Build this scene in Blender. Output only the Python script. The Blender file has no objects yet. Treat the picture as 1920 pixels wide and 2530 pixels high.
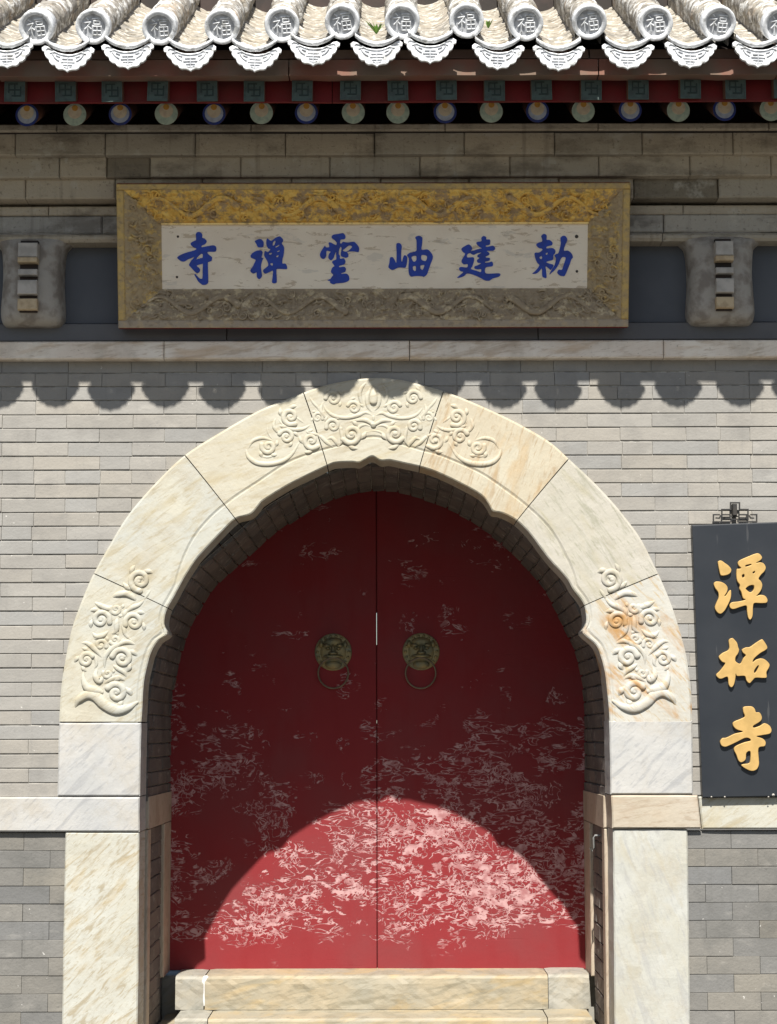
import bpy, bmesh, math, random
import numpy as np
from mathutils import Vector, Matrix, noise as mn
random.seed(7)
S = bpy.context.scene
COL = S.collection

# ------------------------------------------------------------------ camera, sky, sun, exposure
FPX, DIST, EYE = 5020.0, 8.7, 1.6
PITCH, ROLL = math.atan(555 / FPX), math.radians(.14)
cf = np.array([0, math.cos(PITCH), math.sin(PITCH)])
cu0 = np.array([0, -math.sin(PITCH), math.cos(PITCH)])
cr0 = np.array([1., 0, 0])
cr = cr0 * math.cos(ROLL) - cu0 * math.sin(ROLL)
cu = cu0 * math.cos(ROLL) + cr0 * math.sin(ROLL)
CAMP = np.array([0, -DIST, EYE])
cam_d = bpy.data.cameras.new('camera')
cam = bpy.data.objects.new('camera', cam_d)
COL.objects.link(cam)
cam_d.sensor_fit = 'VERTICAL'
cam_d.sensor_height = 24
cam_d.lens = 24 * FPX / 2530
cam_d.clip_end = 2000
m = Matrix.Identity(4)
for i in range(3):
    m[i][0] = cr[i]; m[i][1] = cu[i]; m[i][2] = -cf[i]; m[i][3] = CAMP[i]
cam.matrix_world = m
S.camera = cam

SUN = Vector((.0646, 1.0, -1.308)).normalized()      # the way the light travels
w = bpy.data.worlds.new('World'); S.world = w; w.use_nodes = True
wn = w.node_tree.nodes; wl = w.node_tree.links
sky = wn.new('ShaderNodeTexSky'); sky.sky_type = 'NISHITA'; sky.sun_disc = False
sky.sun_elevation = math.asin(-SUN.z)
sky.sun_rotation = math.atan2(-SUN.x, -SUN.y)
wl.new(sky.outputs[0], wn['Background'].inputs[0])
wn['Background'].inputs[1].default_value = .05
ld = bpy.data.lights.new('sun', 'SUN'); ld.energy = 4.6; ld.angle = math.radians(.5); ld.color = (1, .965, .90)
lo = bpy.data.objects.new('sun', ld); COL.objects.link(lo)
lo.rotation_euler = SUN.to_track_quat('-Z', 'Y').to_euler(); lo.location = (-2, -12, 16)
S.view_settings.view_transform = 'Standard'; S.view_settings.look = 'None'
S.view_settings.gamma = 1; S.view_settings.use_curve_mapping = False
S.view_settings.exposure = .98

# ------------------------------------------------------------------ measuring: photo point -> point on a real plane
def ray(px, py): return cf + cr * (px - 960) / FPX + cu * (1265 - py) / FPX
def U(px, py, Y):
    d = ray(px, py); return Vector(CAMP + d * ((Y + DIST) / d[1]))
def UP(px, py, p0, n):
    d = Vector(ray(px, py)); c = Vector(CAMP)
    return c + d * ((p0 - c).dot(n) / d.dot(n))
def ZZ(py, Y, px=960): return U(px, py, Y).z
def XX(px, py, Y): return U(px, py, Y).x

# ------------------------------------------------------------------ materials
class NT:
    def __init__(s, name):
        s.m = bpy.data.materials.new(name); s.m.use_nodes = True
        s.t = s.m.node_tree; s.n = s.t.nodes; s.b = s.n['Principled BSDF']
        g = s.n.new('ShaderNodeNewGeometry'); s.P = g.outputs['Position']
        s.b.inputs['Specular IOR Level'].default_value = .25
    def L(s, a, b):
        if isinstance(a, bpy.types.NodeSocket): s.t.links.new(a, b)
        else: b.default_value = a
    def map(s, sc, rot=(0, 0, 0), v=None, loc=(0, 0, 0)):
        if any(rot):      # turn first, then stretch
            q = s.n.new('ShaderNodeMapping'); s.L(v or s.P, q.inputs[0]); q.inputs['Rotation'].default_value = rot; v = q.outputs[0]; rot = (0, 0, 0)
        o = s.n.new('ShaderNodeMapping'); s.L(v or s.P, o.inputs[0])
        o.inputs['Rotation'].default_value = rot; o.inputs['Scale'].default_value = sc; o.inputs['Location'].default_value = loc
        return o.outputs[0]
    def noise(s, scale, detail=4, v=None, rough=.55, dist=0.):
        o = s.n.new('ShaderNodeTexNoise'); s.L(v or s.P, o.inputs['Vector'])
        o.inputs['Scale'].default_value = scale; o.inputs['Detail'].default_value = detail
        o.inputs['Roughness'].default_value = rough; o.inputs['Distortion'].default_value = dist
        return o.outputs[0]
    def vor(s, scale, v=None, f='DISTANCE_TO_EDGE'):
        o = s.n.new('ShaderNodeTexVoronoi'); o.feature = f; s.L(v or s.P, o.inputs['Vector'])
        o.inputs['Scale'].default_value = scale; return o.outputs[0]
    def ma(s, op, a, b=0., c=None, clamp=False):
        o = s.n.new('ShaderNodeMath'); o.operation = op; o.use_clamp = clamp
        s.L(a, o.inputs[0]); s.L(b, o.inputs[1])
        if c is not None: s.L(c, o.inputs[2])
        return o.outputs[0]
    def st(s, a, lo, hi):
        o = s.n.new('ShaderNodeMapRange'); o.interpolation_type = 'SMOOTHSTEP'; s.L(a, o.inputs[0])
        o.inputs[1].default_value = lo; o.inputs[2].default_value = hi; return o.outputs[0]
    def mix(s, f, a, b):
        o = s.n.new('ShaderNodeMix'); o.data_type = 'RGBA'; s.L(f, o.inputs[0])
        for v, k in ((a, 6), (b, 7)):
            if isinstance(v, (tuple, list)): v = tuple(v) + (1,) if len(v) == 3 else v
            s.L(v, o.inputs[k])
        return o.outputs[2]
    def mul(s, a, f):
        o = s.n.new('ShaderNodeMix'); o.data_type = 'RGBA'; o.blend_type = 'MULTIPLY'; o.inputs[0].default_value = 1
        s.L(a, o.inputs[6]); s.L(f, o.inputs[7]); return o.outputs[2]
    def rnd(s):
        o = s.n.new('ShaderNodeObjectInfo'); return o.outputs['Random']
    def sep(s):
        o = s.n.new('ShaderNodeSeparateXYZ'); s.L(s.P, o.inputs[0]); return o.outputs
    def out(s, col, rough=.8, metal=0., bump=None, bs=.3, bd=.002, spec=.25):
        if isinstance(col, tuple): col = col + (1,)
        s.L(col, s.b.inputs['Base Color']); s.L(rough, s.b.inputs['Roughness']); s.L(metal, s.b.inputs['Metallic'])
        s.b.inputs['Specular IOR Level'].default_value = spec
        if bump is not None:
            o = s.n.new('ShaderNodeBump'); o.inputs['Strength'].default_value = bs; o.inputs['Distance'].default_value = bd
            s.L(bump, o.inputs['Height']); s.t.links.new(o.outputs[0], s.b.inputs['Normal'])
        return s.m

def m_brick(name, warm, cool, dark, chalk=.1, spread=.16, rough_b=.5):
    t = NT(name); r = t.rnd()
    c = t.mix(r, warm, cool)
    r2 = t.ma('FRACT', t.ma('MULTIPLY', r, 13.7))
    v = t.ma('ADD', t.ma('MULTIPLY', r2, spread * 2), 1 - spread)
    blot = t.noise(7, 5); c = t.mix(t.ma('MULTIPLY', t.st(blot, .45, .72), .55), c, dark)
    pale = t.noise(11, 6, v=t.map((1, 1, 2.4), loc=(3, 1, 5))); c = t.mix(t.ma('MULTIPLY', t.st(pale, .55, .75), chalk * 3), c, (.46, .43, .38))
    pit = t.noise(110, 3); c = t.mix(t.ma('MULTIPLY', t.st(pit, .6, .72), .6), c, dark); grm = t.noise(2.1, 5, rough=.6); c = t.mix(t.ma('MULTIPLY', t.st(grm, .5, .75), .45), c, dark)
    fleck = t.noise(38, 3, v=t.map((1, 1, 1), loc=(9, 4, 2))); c = t.mix(t.ma('MULTIPLY', t.st(fleck, .70, .73), .6), c, (.6, .58, .54))
    o = t.n.new('ShaderNodeCombineColor')
    for i in range(3): t.L(v, o.inputs[i])
    c = t.mul(c, o.outputs[0])
    vb = t.noise(1, 3, v=t.map((38, 1, 3))); c = t.mix(t.ma('MULTIPLY', t.st(vb, .55, .75), .25), c, dark)
    b = t.ma('ADD', t.noise(90, 4), t.ma('MULTIPLY', t.noise(18, 4), 2.2))
    return t.out(c, .88, bump=b, bs=rough_b, bd=.0022)

def m_old(name, a, b, d):
    t = NT(name); r = t.rnd(); c = t.mix(r, a, b)
    n1 = t.noise(3.2, 7, rough=.68, v=t.map((1, 1, 2.2))); c = t.mix(t.ma('MULTIPLY', t.st(n1, .46, .66), .8), c, d)
    n2 = t.noise(9, 6, rough=.6, v=t.map((1, 1, 1), loc=(4, 1, 7))); c = t.mix(t.ma('MULTIPLY', t.st(n2, .58, .68), .5), c, (.52, .49, .42))
    n3 = t.noise(70, 3); c = t.mix(t.ma('MULTIPLY', t.st(n3, .6, .7), .6), c, d)
    n4 = t.noise(1, 4, v=t.map((26, 1, 1.5))); c = t.mix(t.ma('MULTIPLY', t.st(n4, .56, .72), .45), c, d)
    return t.out(c, .9, bump=t.ma('ADD', t.noise(80, 4), t.ma('MULTIPLY', t.noise(15, 5), 2.5)), bs=.9, bd=.004)

def m_marble(name, c1, c2, vein, ang, stain=None, samt=.5, vs=1., thr=.56, pit=.3, st2=7, sk=.72):
    t = NT(name)
    v = t.map((3.2 * vs, 3, 17 * vs), rot=(0, ang, 0))
    cl = t.noise(3.4, 5); c = t.mix(t.st(cl, .35, .65), c1, c2)
    s1 = t.noise(1.6, 7, v=v, dist=.7, rough=.62); c = t.mix(t.ma('MULTIPLY', t.st(s1, thr - .06, thr + .12), sk), c, vein)
    s3 = t.noise(5.5, 5, v=v, rough=.6); c = t.mix(t.ma('MULTIPLY', t.st(s3, .54, .68), sk * .9), c, vein)
    if stain:
        s2 = t.noise(2.2, 6, v=t.map((2.2, 2, st2), rot=(0, ang, 0), loc=(4, 0, 1)), dist=.5); c = t.mix(t.ma('MULTIPLY', t.st(s2, .5, .68), samt), c, stain)
    gr = t.noise(1.2, 6, rough=.7, v=t.map((3, 3, 3), loc=(7, 1, 3))); c = t.mix(t.ma('MULTIPLY', t.st(gr, .48, .7), .4), c, (.33, .28, .20))
    pt = t.noise(70, 3); c = t.mix(t.ma('MULTIPLY', t.st(pt, .66, .76), pit), c, (.3, .25, .17))
    b = t.ma('ADD', t.noise(60, 5), t.ma('MULTIPLY', t.noise(14, 4), 2.2))
    return t.out(c, .62, bump=b, bs=.45, bd=.0022, spec=.3)

MB = {
 'brick': m_brick('grey_brick', (.292, .270, .235), (.258, .252, .238), (.20, .19, .175), .07, .05),
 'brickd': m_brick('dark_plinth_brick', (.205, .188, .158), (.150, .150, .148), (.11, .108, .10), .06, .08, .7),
 'brickc': m_old('cornice_brick', (.47, .40, .30), (.40, .355, .28), (.19, .16, .12)),
 'brickb': m_old('beam_brick', (.42, .385, .325), (.33, .32, .295), (.17, .155, .135)),
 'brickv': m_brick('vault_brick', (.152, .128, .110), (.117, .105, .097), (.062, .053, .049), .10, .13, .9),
 'marw': m_marble('white_marble', (.416, .404, .380), (.366, .364, .353), (.275, .275, .276), .75, None, .3),
 'marl': m_marble('cream_marble', (.427, .405, .330), (.393, .392, .350), (.308, .266, .183), .6, (.342, .284, .166), .45),
 'mark': m_marble('keystone_marble', (.445, .422, .342), (.410, .378, .299), (.342, .292, .200), .3, (.384, .319, .183), .35),
 'marp': m_marble('peach_marble', (.433, .393, .301), (.412, .360, .265), (.308, .223, .133), 1.2, (.393, .275, .142), .5),
 'marg': m_marble('greenish_marble', (.416, .391, .340), (.386, .362, .301), (.259, .251, .186), -.95, (.345, .311, .211), .5),
 'marr': m_marble('rust_veined_marble', (.445, .430, .383), (.418, .405, .359), (.375, .266, .124), -.85, (.359, .190, .058), .95, thr=.58, st2=5),
 'mars': m_marble('streaked_marble', (.436, .430, .379), (.410, .396, .333), (.290, .241, .158), .75, (.384, .292, .151), .4, vs=1.7, thr=.55, pit=.5, sk=.8),
 'marc': m_marble('cloudy_marble', (.418, .417, .383), (.388, .378, .325), (.324, .319, .299), -1.25, (.359, .319, .233), .5),
 'marb': m_marble('beige_marble', (.389, .337, .262), (.416, .369, .300), (.298, .231, .165), .1, (.362, .267, .184), .4),
 'marj': m_marble('jamb_stone', (.42, .35, .27), (.38, .31, .24), (.28, .22, .16), 1.3, (.33, .24, .17), .4),
 'course': m_marble('pale_string_stone', (.874, .786, .663), (.757, .646, .530), (.524, .407, .292), .15, (.612, .435, .265), .5, pit=.6),
}
MB['brickod'] = m_old('sooty_brick', (.27, .22, .16), (.23, .20, .15), (.10, .085, .065))
def simple(name, c1, c2, sc=8, rough=.75, bs=.3, bsc=60, metal=0., spec=.25, st=(.4, .65), bd=.002):
    t = NT(name); c = t.mix(t.st(t.noise(sc, 5), *st), c1, c2)
    return t.out(c, rough, metal, t.noise(bsc, 5), bs, bd, spec)
MB['mortar'] = simple('lime_mortar', (.40, .38, .34), (.20, .19, .17), 25)
MB['dark'] = simple('dark_timber_and_shade', (.03, .025, .022), (.05, .035, .03), 6)  # near-black also stands in for shade under the slab and in the corbels
MB['panel'] = simple('dark_grey_plaster', (.105, .112, .125), (.085, .092, .105), 2.5, .7, .15)
MB['ledge'] = simple('grey_ledge_plaster', (.13, .13, .135), (.11, .11, .115), 4, .8, .2)
MB['bulge'] = simple('weathered_carved_brick', (.390, .358, .312), (.247, .215, .182), 16, .9, .8, 40, bd=.004)
MB['nose'] = simple('pale_corbel', (.494, .455, .403), (.364, .338, .299), 14, .85, .4)
MB['tan'] = simple('tan_corbel', (.546, .429, .273), (.416, .312, .195), 30, .85, .4)
MB['step'] = m_marble('worn_step_stone', (.345, .29, .20), (.28, .26, .205), (.215, .19, .135), .25, (.39, .28, .13), .5, pit=.8, thr=.52, sk=.75)
MB['stepg'] = m_marble('grey_step_stone', (.325, .31, .265), (.27, .262, .23), (.20, .195, .165), .6, (.34, .29, .2), .35, pit=.8, thr=.53, sk=.7)
MB['pave'] = m_brick('grey_paving_slab', (.098, .090, .078), (.084, .081, .075), (.07, .068, .06), .03, .1)
MB['seam'] = simple('white_lime_seam', (.62, .61, .6), (.52, .51, .5), 20)
MB['fascia'] = simple('worn_red_brown_board', (.20, .085, .06), (.16, .115, .085), 5, .8, .5, 30, st=(.35, .6))
MB['fasciad'] = simple('dark_brown_board', (.10, .06, .045), (.15, .10, .075), 9, .85, .5, 30)
MB['redb'] = simple('deep_red_board', (.16, .012, .014), (.12, .02, .018), 6, .7, .3, 30)
MB['raft'] = simple('brown_rafter_wood', (.15, .07, .045), (.10, .05, .035), 9, .8, .4, 40)
MB['green'] = simple('dull_green_paint', (.075, .105, .095), (.06, .075, .07), 30, .7, .3, 60)
MB['greend'] = simple('dark_green_groove', (.03, .045, .042), (.035, .05, .045), 30)
MB['pblue'] = simple('rafter_blue', (.04, .07, .32), (.06, .08, .22), 40)
MB['ppale'] = simple('rafter_pale_blue', (.55, .62, .74), (.45, .5, .6), 40)
MB['pmint'] = simple('rafter_mint', (.60, .72, .58), (.46, .58, .48), 40)
MB['pcream'] = simple('rafter_cream', (.85, .74, .54), (.74, .62, .45), 40)
MB['ppearl'] = simple('rafter_pearl', (.72, .38, .08), (.58, .30, .07), 40)
MB['bronze'] = simple('aged_bronze', (.27, .215, .10), (.17, .165, .105), 20, .55, .5, 80, .35, .4)
MB['bronzer'] = simple('worn_bronze_ring', (.17, .13, .085), (.12, .09, .06), 20, .5, .4, 80, .3, .4)
MB['blue'] = simple('blue_brush_paint', (.032, .075, .42), (.035, .065, .32), 25, .6, .2, 80)
MB['gold'] = simple('gilded_letter', (.50, .32, .11), (.42, .27, .09), 14, .5, .1, 60, .15, .4)
MB['redside'] = simple('red_plaque_edge', (.16, .02, .025), (.12, .02, .02), 8)
MB['iron'] = simple('black_iron', (.035, .035, .035), (.05, .045, .04), 40, .6, .3, 90, .3)
MB['leaf'] = simple('weed_leaf', (.10, .20, .03), (.16, .26, .05), 40, .6)
MB['hook'] = simple('galvanised_hook', (.3, .3, .29), (.2, .2, .19), 40, .5, .2, 90, .3)
MB['stain'] = simple('soot_stain', (.05, .04, .035), (.07, .06, .05), 20)

t = NT('black_lacquer'); c = t.mix(t.st(t.noise(3, 6), .35, .7), (.014, .017, .022), (.021, .024, .029))
c = t.mix(t.ma('MULTIPLY', t.st(t.noise(30, 3, v=t.map((1, 1, .1))), .68, .72), .35), c, (.09, .09, .09))
MB['lacq'] = t.out(c, .42, bump=t.noise(25, 4), bs=.12, spec=.4)

t = NT('painted_cream_board')
v = t.map((2.2, 3, 9))
c = t.mix(t.st(t.noise(4, 5), .4, .65), (.92, .81, .65), (.84, .72, .57))
s = t.noise(5.2, 7, v=v, rough=.68, dist=.5); c = t.mix(t.ma('MULTIPLY', t.st(s, .59, .61), .65), c, (.50, .38, .25))
s = t.noise(2.4, 6, v=t.map((3, 3, 8), loc=(5, 2, 8)), rough=.6); c = t.mix(t.ma('MULTIPLY', t.st(s, .6, .66), .35), c, (.5, .46, .40))
MB['cream'] = t.out(c, .8, bump=s, bs=.4)

def m_gilt(name, gold, wood, lo, hi, metal):
    t = NT(name); g = t.st(t.noise(22, 6, rough=.65, v=t.map((1, 1, 1.3))), lo, hi)
    n2 = t.noise(60, 4); c = t.mix(g, wood, gold); c = t.mix(t.ma('MULTIPLY', t.st(n2, .5, .7), .4), c, (.16, .115, .07))
    return t.out(c, t.ma('SUBTRACT', .85, t.ma('MULTIPLY', g, .45)), t.ma('MULTIPLY', g, metal), n2, .4, .002, .35)
MB['gilt'] = m_gilt('gilded_carving', (.85, .54, .13), (.44, .30, .16), .40, .55, .35)  # top band: fuller gilding, with bounce light put into a brighter gold
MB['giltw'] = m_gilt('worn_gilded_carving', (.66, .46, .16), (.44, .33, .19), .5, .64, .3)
MB['giltd'] = m_gilt('dusty_bare_shaded_carving', (.56, .45, .28), (.34, .265, .175), .5, .62, .1)  # bottom band: dust and bare wood, its upward-facing shade also in the colour
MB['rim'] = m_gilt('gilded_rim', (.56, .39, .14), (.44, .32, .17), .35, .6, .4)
MB['rimd'] = m_gilt('dusty_shaded_rim', (.44, .34, .22), (.38, .31, .23), .5, .6, .1)  # bottom rim follows its band: dust plus shade put into the colour

MB['fillet'] = m_gilt('bright_gilt_fillet', (.95, .70, .28), (.6, .42, .2), .3, .5, .4)
# peeling red door paint
t = NT('peeling_red_paint'); z = t.sep()[2]; x = t.sep()[0]
red = t.mix(t.st(t.noise(2.6, 5), .35, .7), (.212, .028, .031), (.192, .038, .040))
red = t.mix(t.ma('MULTIPLY', t.st(t.noise(9, 5, v=t.map((1, 1, .25))), .5, .7), .3), red, (.19, .018, .02))
wx = t.ma('MULTIPLY', t.ma('SUBTRACT', t.noise(1.3, 3), .5), 1.3)
dens = t.st(t.ma('ADD', z, wx), 2.05, .85)
base = t.st(z, .54, .72)
big = t.noise(2.3, 4, v=t.map((1.1, 1, .9), loc=(3.3, 0, 1.7)))
n1 = t.noise(1.0, 6, v=t.map((15, 3, 28)), dist=.5, rough=.6)
n2 = t.noise(1.0, 4, v=t.map((12, 3, 30), loc=(5, 5, 5)), dist=.9, rough=.5)
n3 = t.noise(1.0, 3, v=t.map((24, 3, 22), loc=(1, 5, 9)), dist=1.0)
D0 = t.ma('MULTIPLY', dens, base)
a1 = t.ma('ADD', t.ma('ADD', n1, t.ma('MULTIPLY', t.ma('SUBTRACT', big, .5), .5)), t.ma('MULTIPLY', D0, .13))
blob = t.st(a1, .725, .75)
line = t.ma('SUBTRACT', 1., t.st(t.ma('ABSOLUTE', t.ma('SUBTRACT', n2, .5)), .016, .036))
line2 = t.ma('SUBTRACT', 1., t.st(t.ma('ABSOLUTE', t.ma('SUBTRACT', n3, .5)), .016, .036))
gate1 = t.st(t.ma('ADD', t.ma('ADD', t.noise(1., 4, v=t.map((5, 3, 8), loc=(2, 2, 2))), t.ma('MULTIPLY', big, .6)), t.ma('MULTIPLY', D0, .22)), .93, .98)
gate2 = t.st(t.ma('ADD', t.ma('ADD', t.noise(1., 4, v=t.map((6, 3, 7), loc=(8, 2, 4))), t.ma('MULTIPLY', big, .5)), t.ma('MULTIPLY', D0, .2)), .93, .97)
lm = t.ma('MAXIMUM', t.ma('MULTIPLY', line, gate1), t.ma('MULTIPLY', line2, gate2))
peel = t.ma('MAXIMUM', blob, lm, clamp=True)
peel = t.ma('MULTIPLY', peel, t.ma('ADD', .25, t.ma('MULTIPLY', base, .75)))
pcol = t.mix(t.st(t.noise(26, 5), .4, .62), (.47, .29, .285), (.33, .15, .15))
col = t.mix(t.ma('MULTIPLY', peel, .93), red, pcol)
hcr = t.st(t.noise(1., 3, v=t.map((2.2, 1, 60))), .66, .7)
bmp = t.ma('ADD', t.ma('MULTIPLY', peel, -1.2), t.ma('ADD', t.ma('MULTIPLY', hcr, -.25), t.ma('MULTIPLY', t.noise(35, 4), .5)))
MB['red'] = t.out(col, .75, bump=bmp, bs=.6, bd=.003, spec=.06)

# roof tiles
t = NT('weathered_roof_tile')
c = t.mix(t.rnd(), (.33, .295, .24), (.27, .25, .22))
c = t.mix(t.st(t.noise(17, 6, rough=.7), .49, .56), c, (.64, .63, .60))
c = t.mix(t.ma('MULTIPLY', t.st(t.noise(8, 4, v=t.map((1, 1, 1), loc=(4, 4, 4))), .56, .7), .6), c, (.36, .25, .15))
c = t.mix(t.ma('MULTIPLY', t.st(t.noise(30, 5, rough=.65), .52, .6), .8), c, (.13, .118, .10))
MB['tile'] = t.out(c, .85, bump=t.ma('ADD', t.noise(50, 5), t.ma('MULTIPLY', t.noise(16, 4), 2.)), bs=.9, bd=.006)
t = NT('weathered_pan_tile')
c = t.mix(t.rnd(), (.34, .30, .24), (.24, .225, .20))
c = t.mix(t.st(t.noise(30, 6, rough=.65), .5, .62), c, (.56, .53, .47))
c = t.mix(t.ma('MULTIPLY', t.st(t.noise(22, 5, v=t.map((1, 1, 1), loc=(2, 7, 1))), .55, .65), .8), c, (.14, .12, .09))
MB['pan'] = t.out(c, .9, bump=t.noise(50, 5), bs=.8, bd=.003)
t = NT('silver_white_paint')
c = t.mix(t.st(t.noise(40, 5), .4, .6), (.78, .79, .80), (.62, .63, .64))
c = t.mix(t.ma('MULTIPLY', t.st(t.noise(24, 6, rough=.72), .53, .62), .65), c, (.27, .265, .245))
MB['silver'] = t.out(c, .6, bump=t.noise(70, 4), bs=.5, bd=.002, metal=.1)
MB['silverd'] = simple('darker_silver', (.52, .53, .55), (.34, .35, .37), 40, .7, .6, 80)  # darker silver for recess faces and some relief strokes

# ------------------------------------------------------------------ building helpers
def tag(o, label=None, cat=None, group=None, kind=None):
    if label: o['label'] = label
    if cat: o['category'] = cat
    if group: o['group'] = group
    if kind: o['kind'] = kind
    return o
def thing(name, loc, label, cat, group=None):
    o = bpy.data.objects.new(name, None); COL.objects.link(o); o.location = loc; o.empty_display_size = .1
    return tag(o, label, cat, group)
ROOTS = {}
def world_of(o):
    l = Vector(o.location)
    return l
def put(name, me, parent=None, loc=(0, 0, 0), rot=None, sc=None, smooth=False):
    """link a mesh whose place is given in world terms; parents here are never rotated"""
    o = bpy.data.objects.new(name, me); COL.objects.link(o)
    o.location = loc
    if rot is not None: o.rotation_euler = rot
    if sc is not None: o.scale = sc
    if parent is not None:
        o.parent = parent
        w0 = Vector((0, 0, 0)); p = parent
        while p is not None:
            w0 += Vector(p.location) if p.parent is None else Vector(p.location) - Vector(p.get('_inv', (0, 0, 0)))
            p = p.parent
        o.matrix_parent_inverse = Matrix.Translation(-w0) if parent.type == 'EMPTY' else parent_inv(parent)
    return o
def parent_inv(p):
    m = local_world(p); return m.inverted()
def local_world(o):
    b = Matrix.LocRotScale(Vector(o.location), o.rotation_euler, Vector(o.scale))
    if o.parent is None: return b
    return local_world(o.parent) @ o.matrix_parent_inverse @ b
class G:
    """collects faces; build() makes one mesh object with its origin at its middle"""
    def __init__(s): s.v = []; s.f = []; s.mi = []; s.mats = []; s.sm = []
    def mat(s, key):
        if key not in s.mats: s.mats.append(key)
        return s.mats.index(key)
    def add(s, vs, fs, key, smooth=False):
        b = len(s.v); s.v.extend([tuple(v) for v in vs]); k = s.mat(key)
        for f in fs: s.f.append(tuple(b + i for i in f)); s.mi.append(k); s.sm.append(smooth)
    def box(s, x0, x1, y0, y1, z0, z1, key, bev=0.):
        if bev <= 0:
            vs = [(x, y, z) for x in (x0, x1) for y in (y0, y1) for z in (z0, z1)]
            s.add(vs, [(0, 1, 3, 2), (4, 6, 7, 5), (0, 4, 5, 1), (2, 3, 7, 6), (0, 2, 6, 4), (1, 5, 7, 3)], key); return
        b = bev   # front chamfer only (front is -y)
        vs = [(x0 + b, y0, z0 + b), (x1 - b, y0, z0 + b), (x1 - b, y0, z1 - b), (x0 + b, y0, z1 - b),
              (x0, y0 + b, z0), (x1, y0 + b, z0), (x1, y0 + b, z1), (x0, y0 + b, z1),
              (x0, y1, z0), (x1, y1, z0), (x1, y1, z1), (x0, y1, z1)]
        fs = [(0, 1, 2, 3), (8, 11, 10, 9)]
        for a in (0, 4):
            for i in range(4): j = (i + 1) % 4; fs.append((a + i, a + 4 + i, a + 4 + j, a + j))
        s.add(vs, fs, key)
    def grid(s, rows, key, smooth=True, flip=False):
        n = len(rows[0]); vs = [p for r in rows for p in r]; fs = []
        for i in range(len(rows) - 1):
            for j in range(n - 1):
                q = (i * n + j, i * n + j + 1, (i + 1) * n + j + 1, (i + 1) * n + j)
                fs.append(q[::-1] if flip else q)
        s.add(vs, fs, key, smooth)
    def prism(s, prof, x0, x1, key):
        """profile of (y, z) points swept along x"""
        n = len(prof); vs = [(x0, y, z) for y, z in prof] + [(x1, y, z) for y, z in prof]
        fs = [tuple(range(n)), tuple(range(2 * n - 1, n - 1, -1))]
        for i in range(n): j = (i + 1) % n; fs.append((i, i + n, j + n, j))
        s.add(vs, fs, key)
    def mesh(s, name, centre=None):
        me = bpy.data.meshes.new(name); c = Vector(centre or (0, 0, 0))
        me.from_pydata([(v[0] - c.x, v[1] - c.y, v[2] - c.z) for v in s.v], [], s.f)
        for k in s.mats: me.materials.append(MB[k])
        me.polygons.foreach_set('material_index', s.mi); me.polygons.foreach_set('use_smooth', s.sm)
        me.update(); return me
    def build(s, name, parent=None, label=None, kind=None):
        a = np.array(s.v); c = (a.min(0) + a.max(0)) / 2
        o = put(name, s.mesh(name, Vector(c)), parent, Vector(c))
        return tag(o, label=label, kind=kind)

def crom(pts, n=6, closed=False):
    P = [tuple(float(c) for c in p) for p in pts]; N = len(P); out = []
    if N < 3 and not closed: n = max(n, 4)
    for i in range(N if closed else N - 1):
        g = lambda k: P[k % N] if closed else P[min(max(k, 0), N - 1)]
        p0, p1, p2, p3 = g(i - 1), g(i), g(i + 1), g(i + 2)
        for k in range(n):
            t = k / n
            out.append(tuple(.5 * ((2 * b) + (c - a) * t + (2 * a - 5 * b + 4 * c - d) * t * t + (3 * b - a - 3 * c + d) * t ** 3) for a, b, c, d in zip(p0, p1, p2, p3)))
    if not closed: out.append(P[-1])
    return out

def sweep(g, path, fn, key, hk=.55, hmax=.014, n=5, seg=7, base=0.):
    """domed relief stroke: path of (a, b, halfwidth); fn(a, b, h) -> world point"""
    p = crom(path, n); K = len(p); rows = []
    ext = []
    def tang(i):
        a = p[max(i - 1, 0)]; b = p[min(i + 1, K - 1)]
        dx, dy = b[0] - a[0], b[1] - a[1]; l = math.hypot(dx, dy) or 1; return dx / l, dy / l
    t0 = tang(0); t1 = tang(K - 1); w0 = max(p[0][2], 1e-6); w1 = max(p[-1][2], 1e-6)
    samples = [(p[0][0] - t0[0] * w0 * c, p[0][1] - t0[1] * w0 * c, w0 * s_, t0, w0) for c, s_ in ((1, .05), (.8, .6), (.45, .89))]
    samples += [(q[0], q[1], max(q[2], 1e-6), tang(i), max(q[2], 1e-6)) for i, q in enumerate(p)]
    samples += [(p[-1][0] + t1[0] * w1 * c, p[-1][1] + t1[1] * w1 * c, w1 * s_, t1, w1) for c, s_ in ((.45, .89), (.8, .6), (1, .05))]
    for (x, y, wd, t, wf) in samples:
        h = min(wd * hk, hmax); row = []
        for k in range(seg):
            ph = math.pi * k / (seg - 1); cc, ss = math.cos(ph), math.sin(ph)
            row.append(fn(x - t[1] * wd * cc, y + t[0] * wd * cc, h * ss ** .62 + base))
        rows.append(row)
    g.grid(rows, key)
def spiral(cx, cy, r, turns, a0, d, w, w1=None):
    n = max(5, int(abs(turns) * 9)); out = []
    for i in range(n + 1):
        f = i / n; a = a0 + d * f * turns * 2 * math.pi; rr = r * (1 - .82 * f)
        out.append((cx + rr * math.cos(a), cy + rr * math.sin(a), w * (1 - .25 * f) if w1 is None else w + (w1 - w) * f))
    return out

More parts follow.
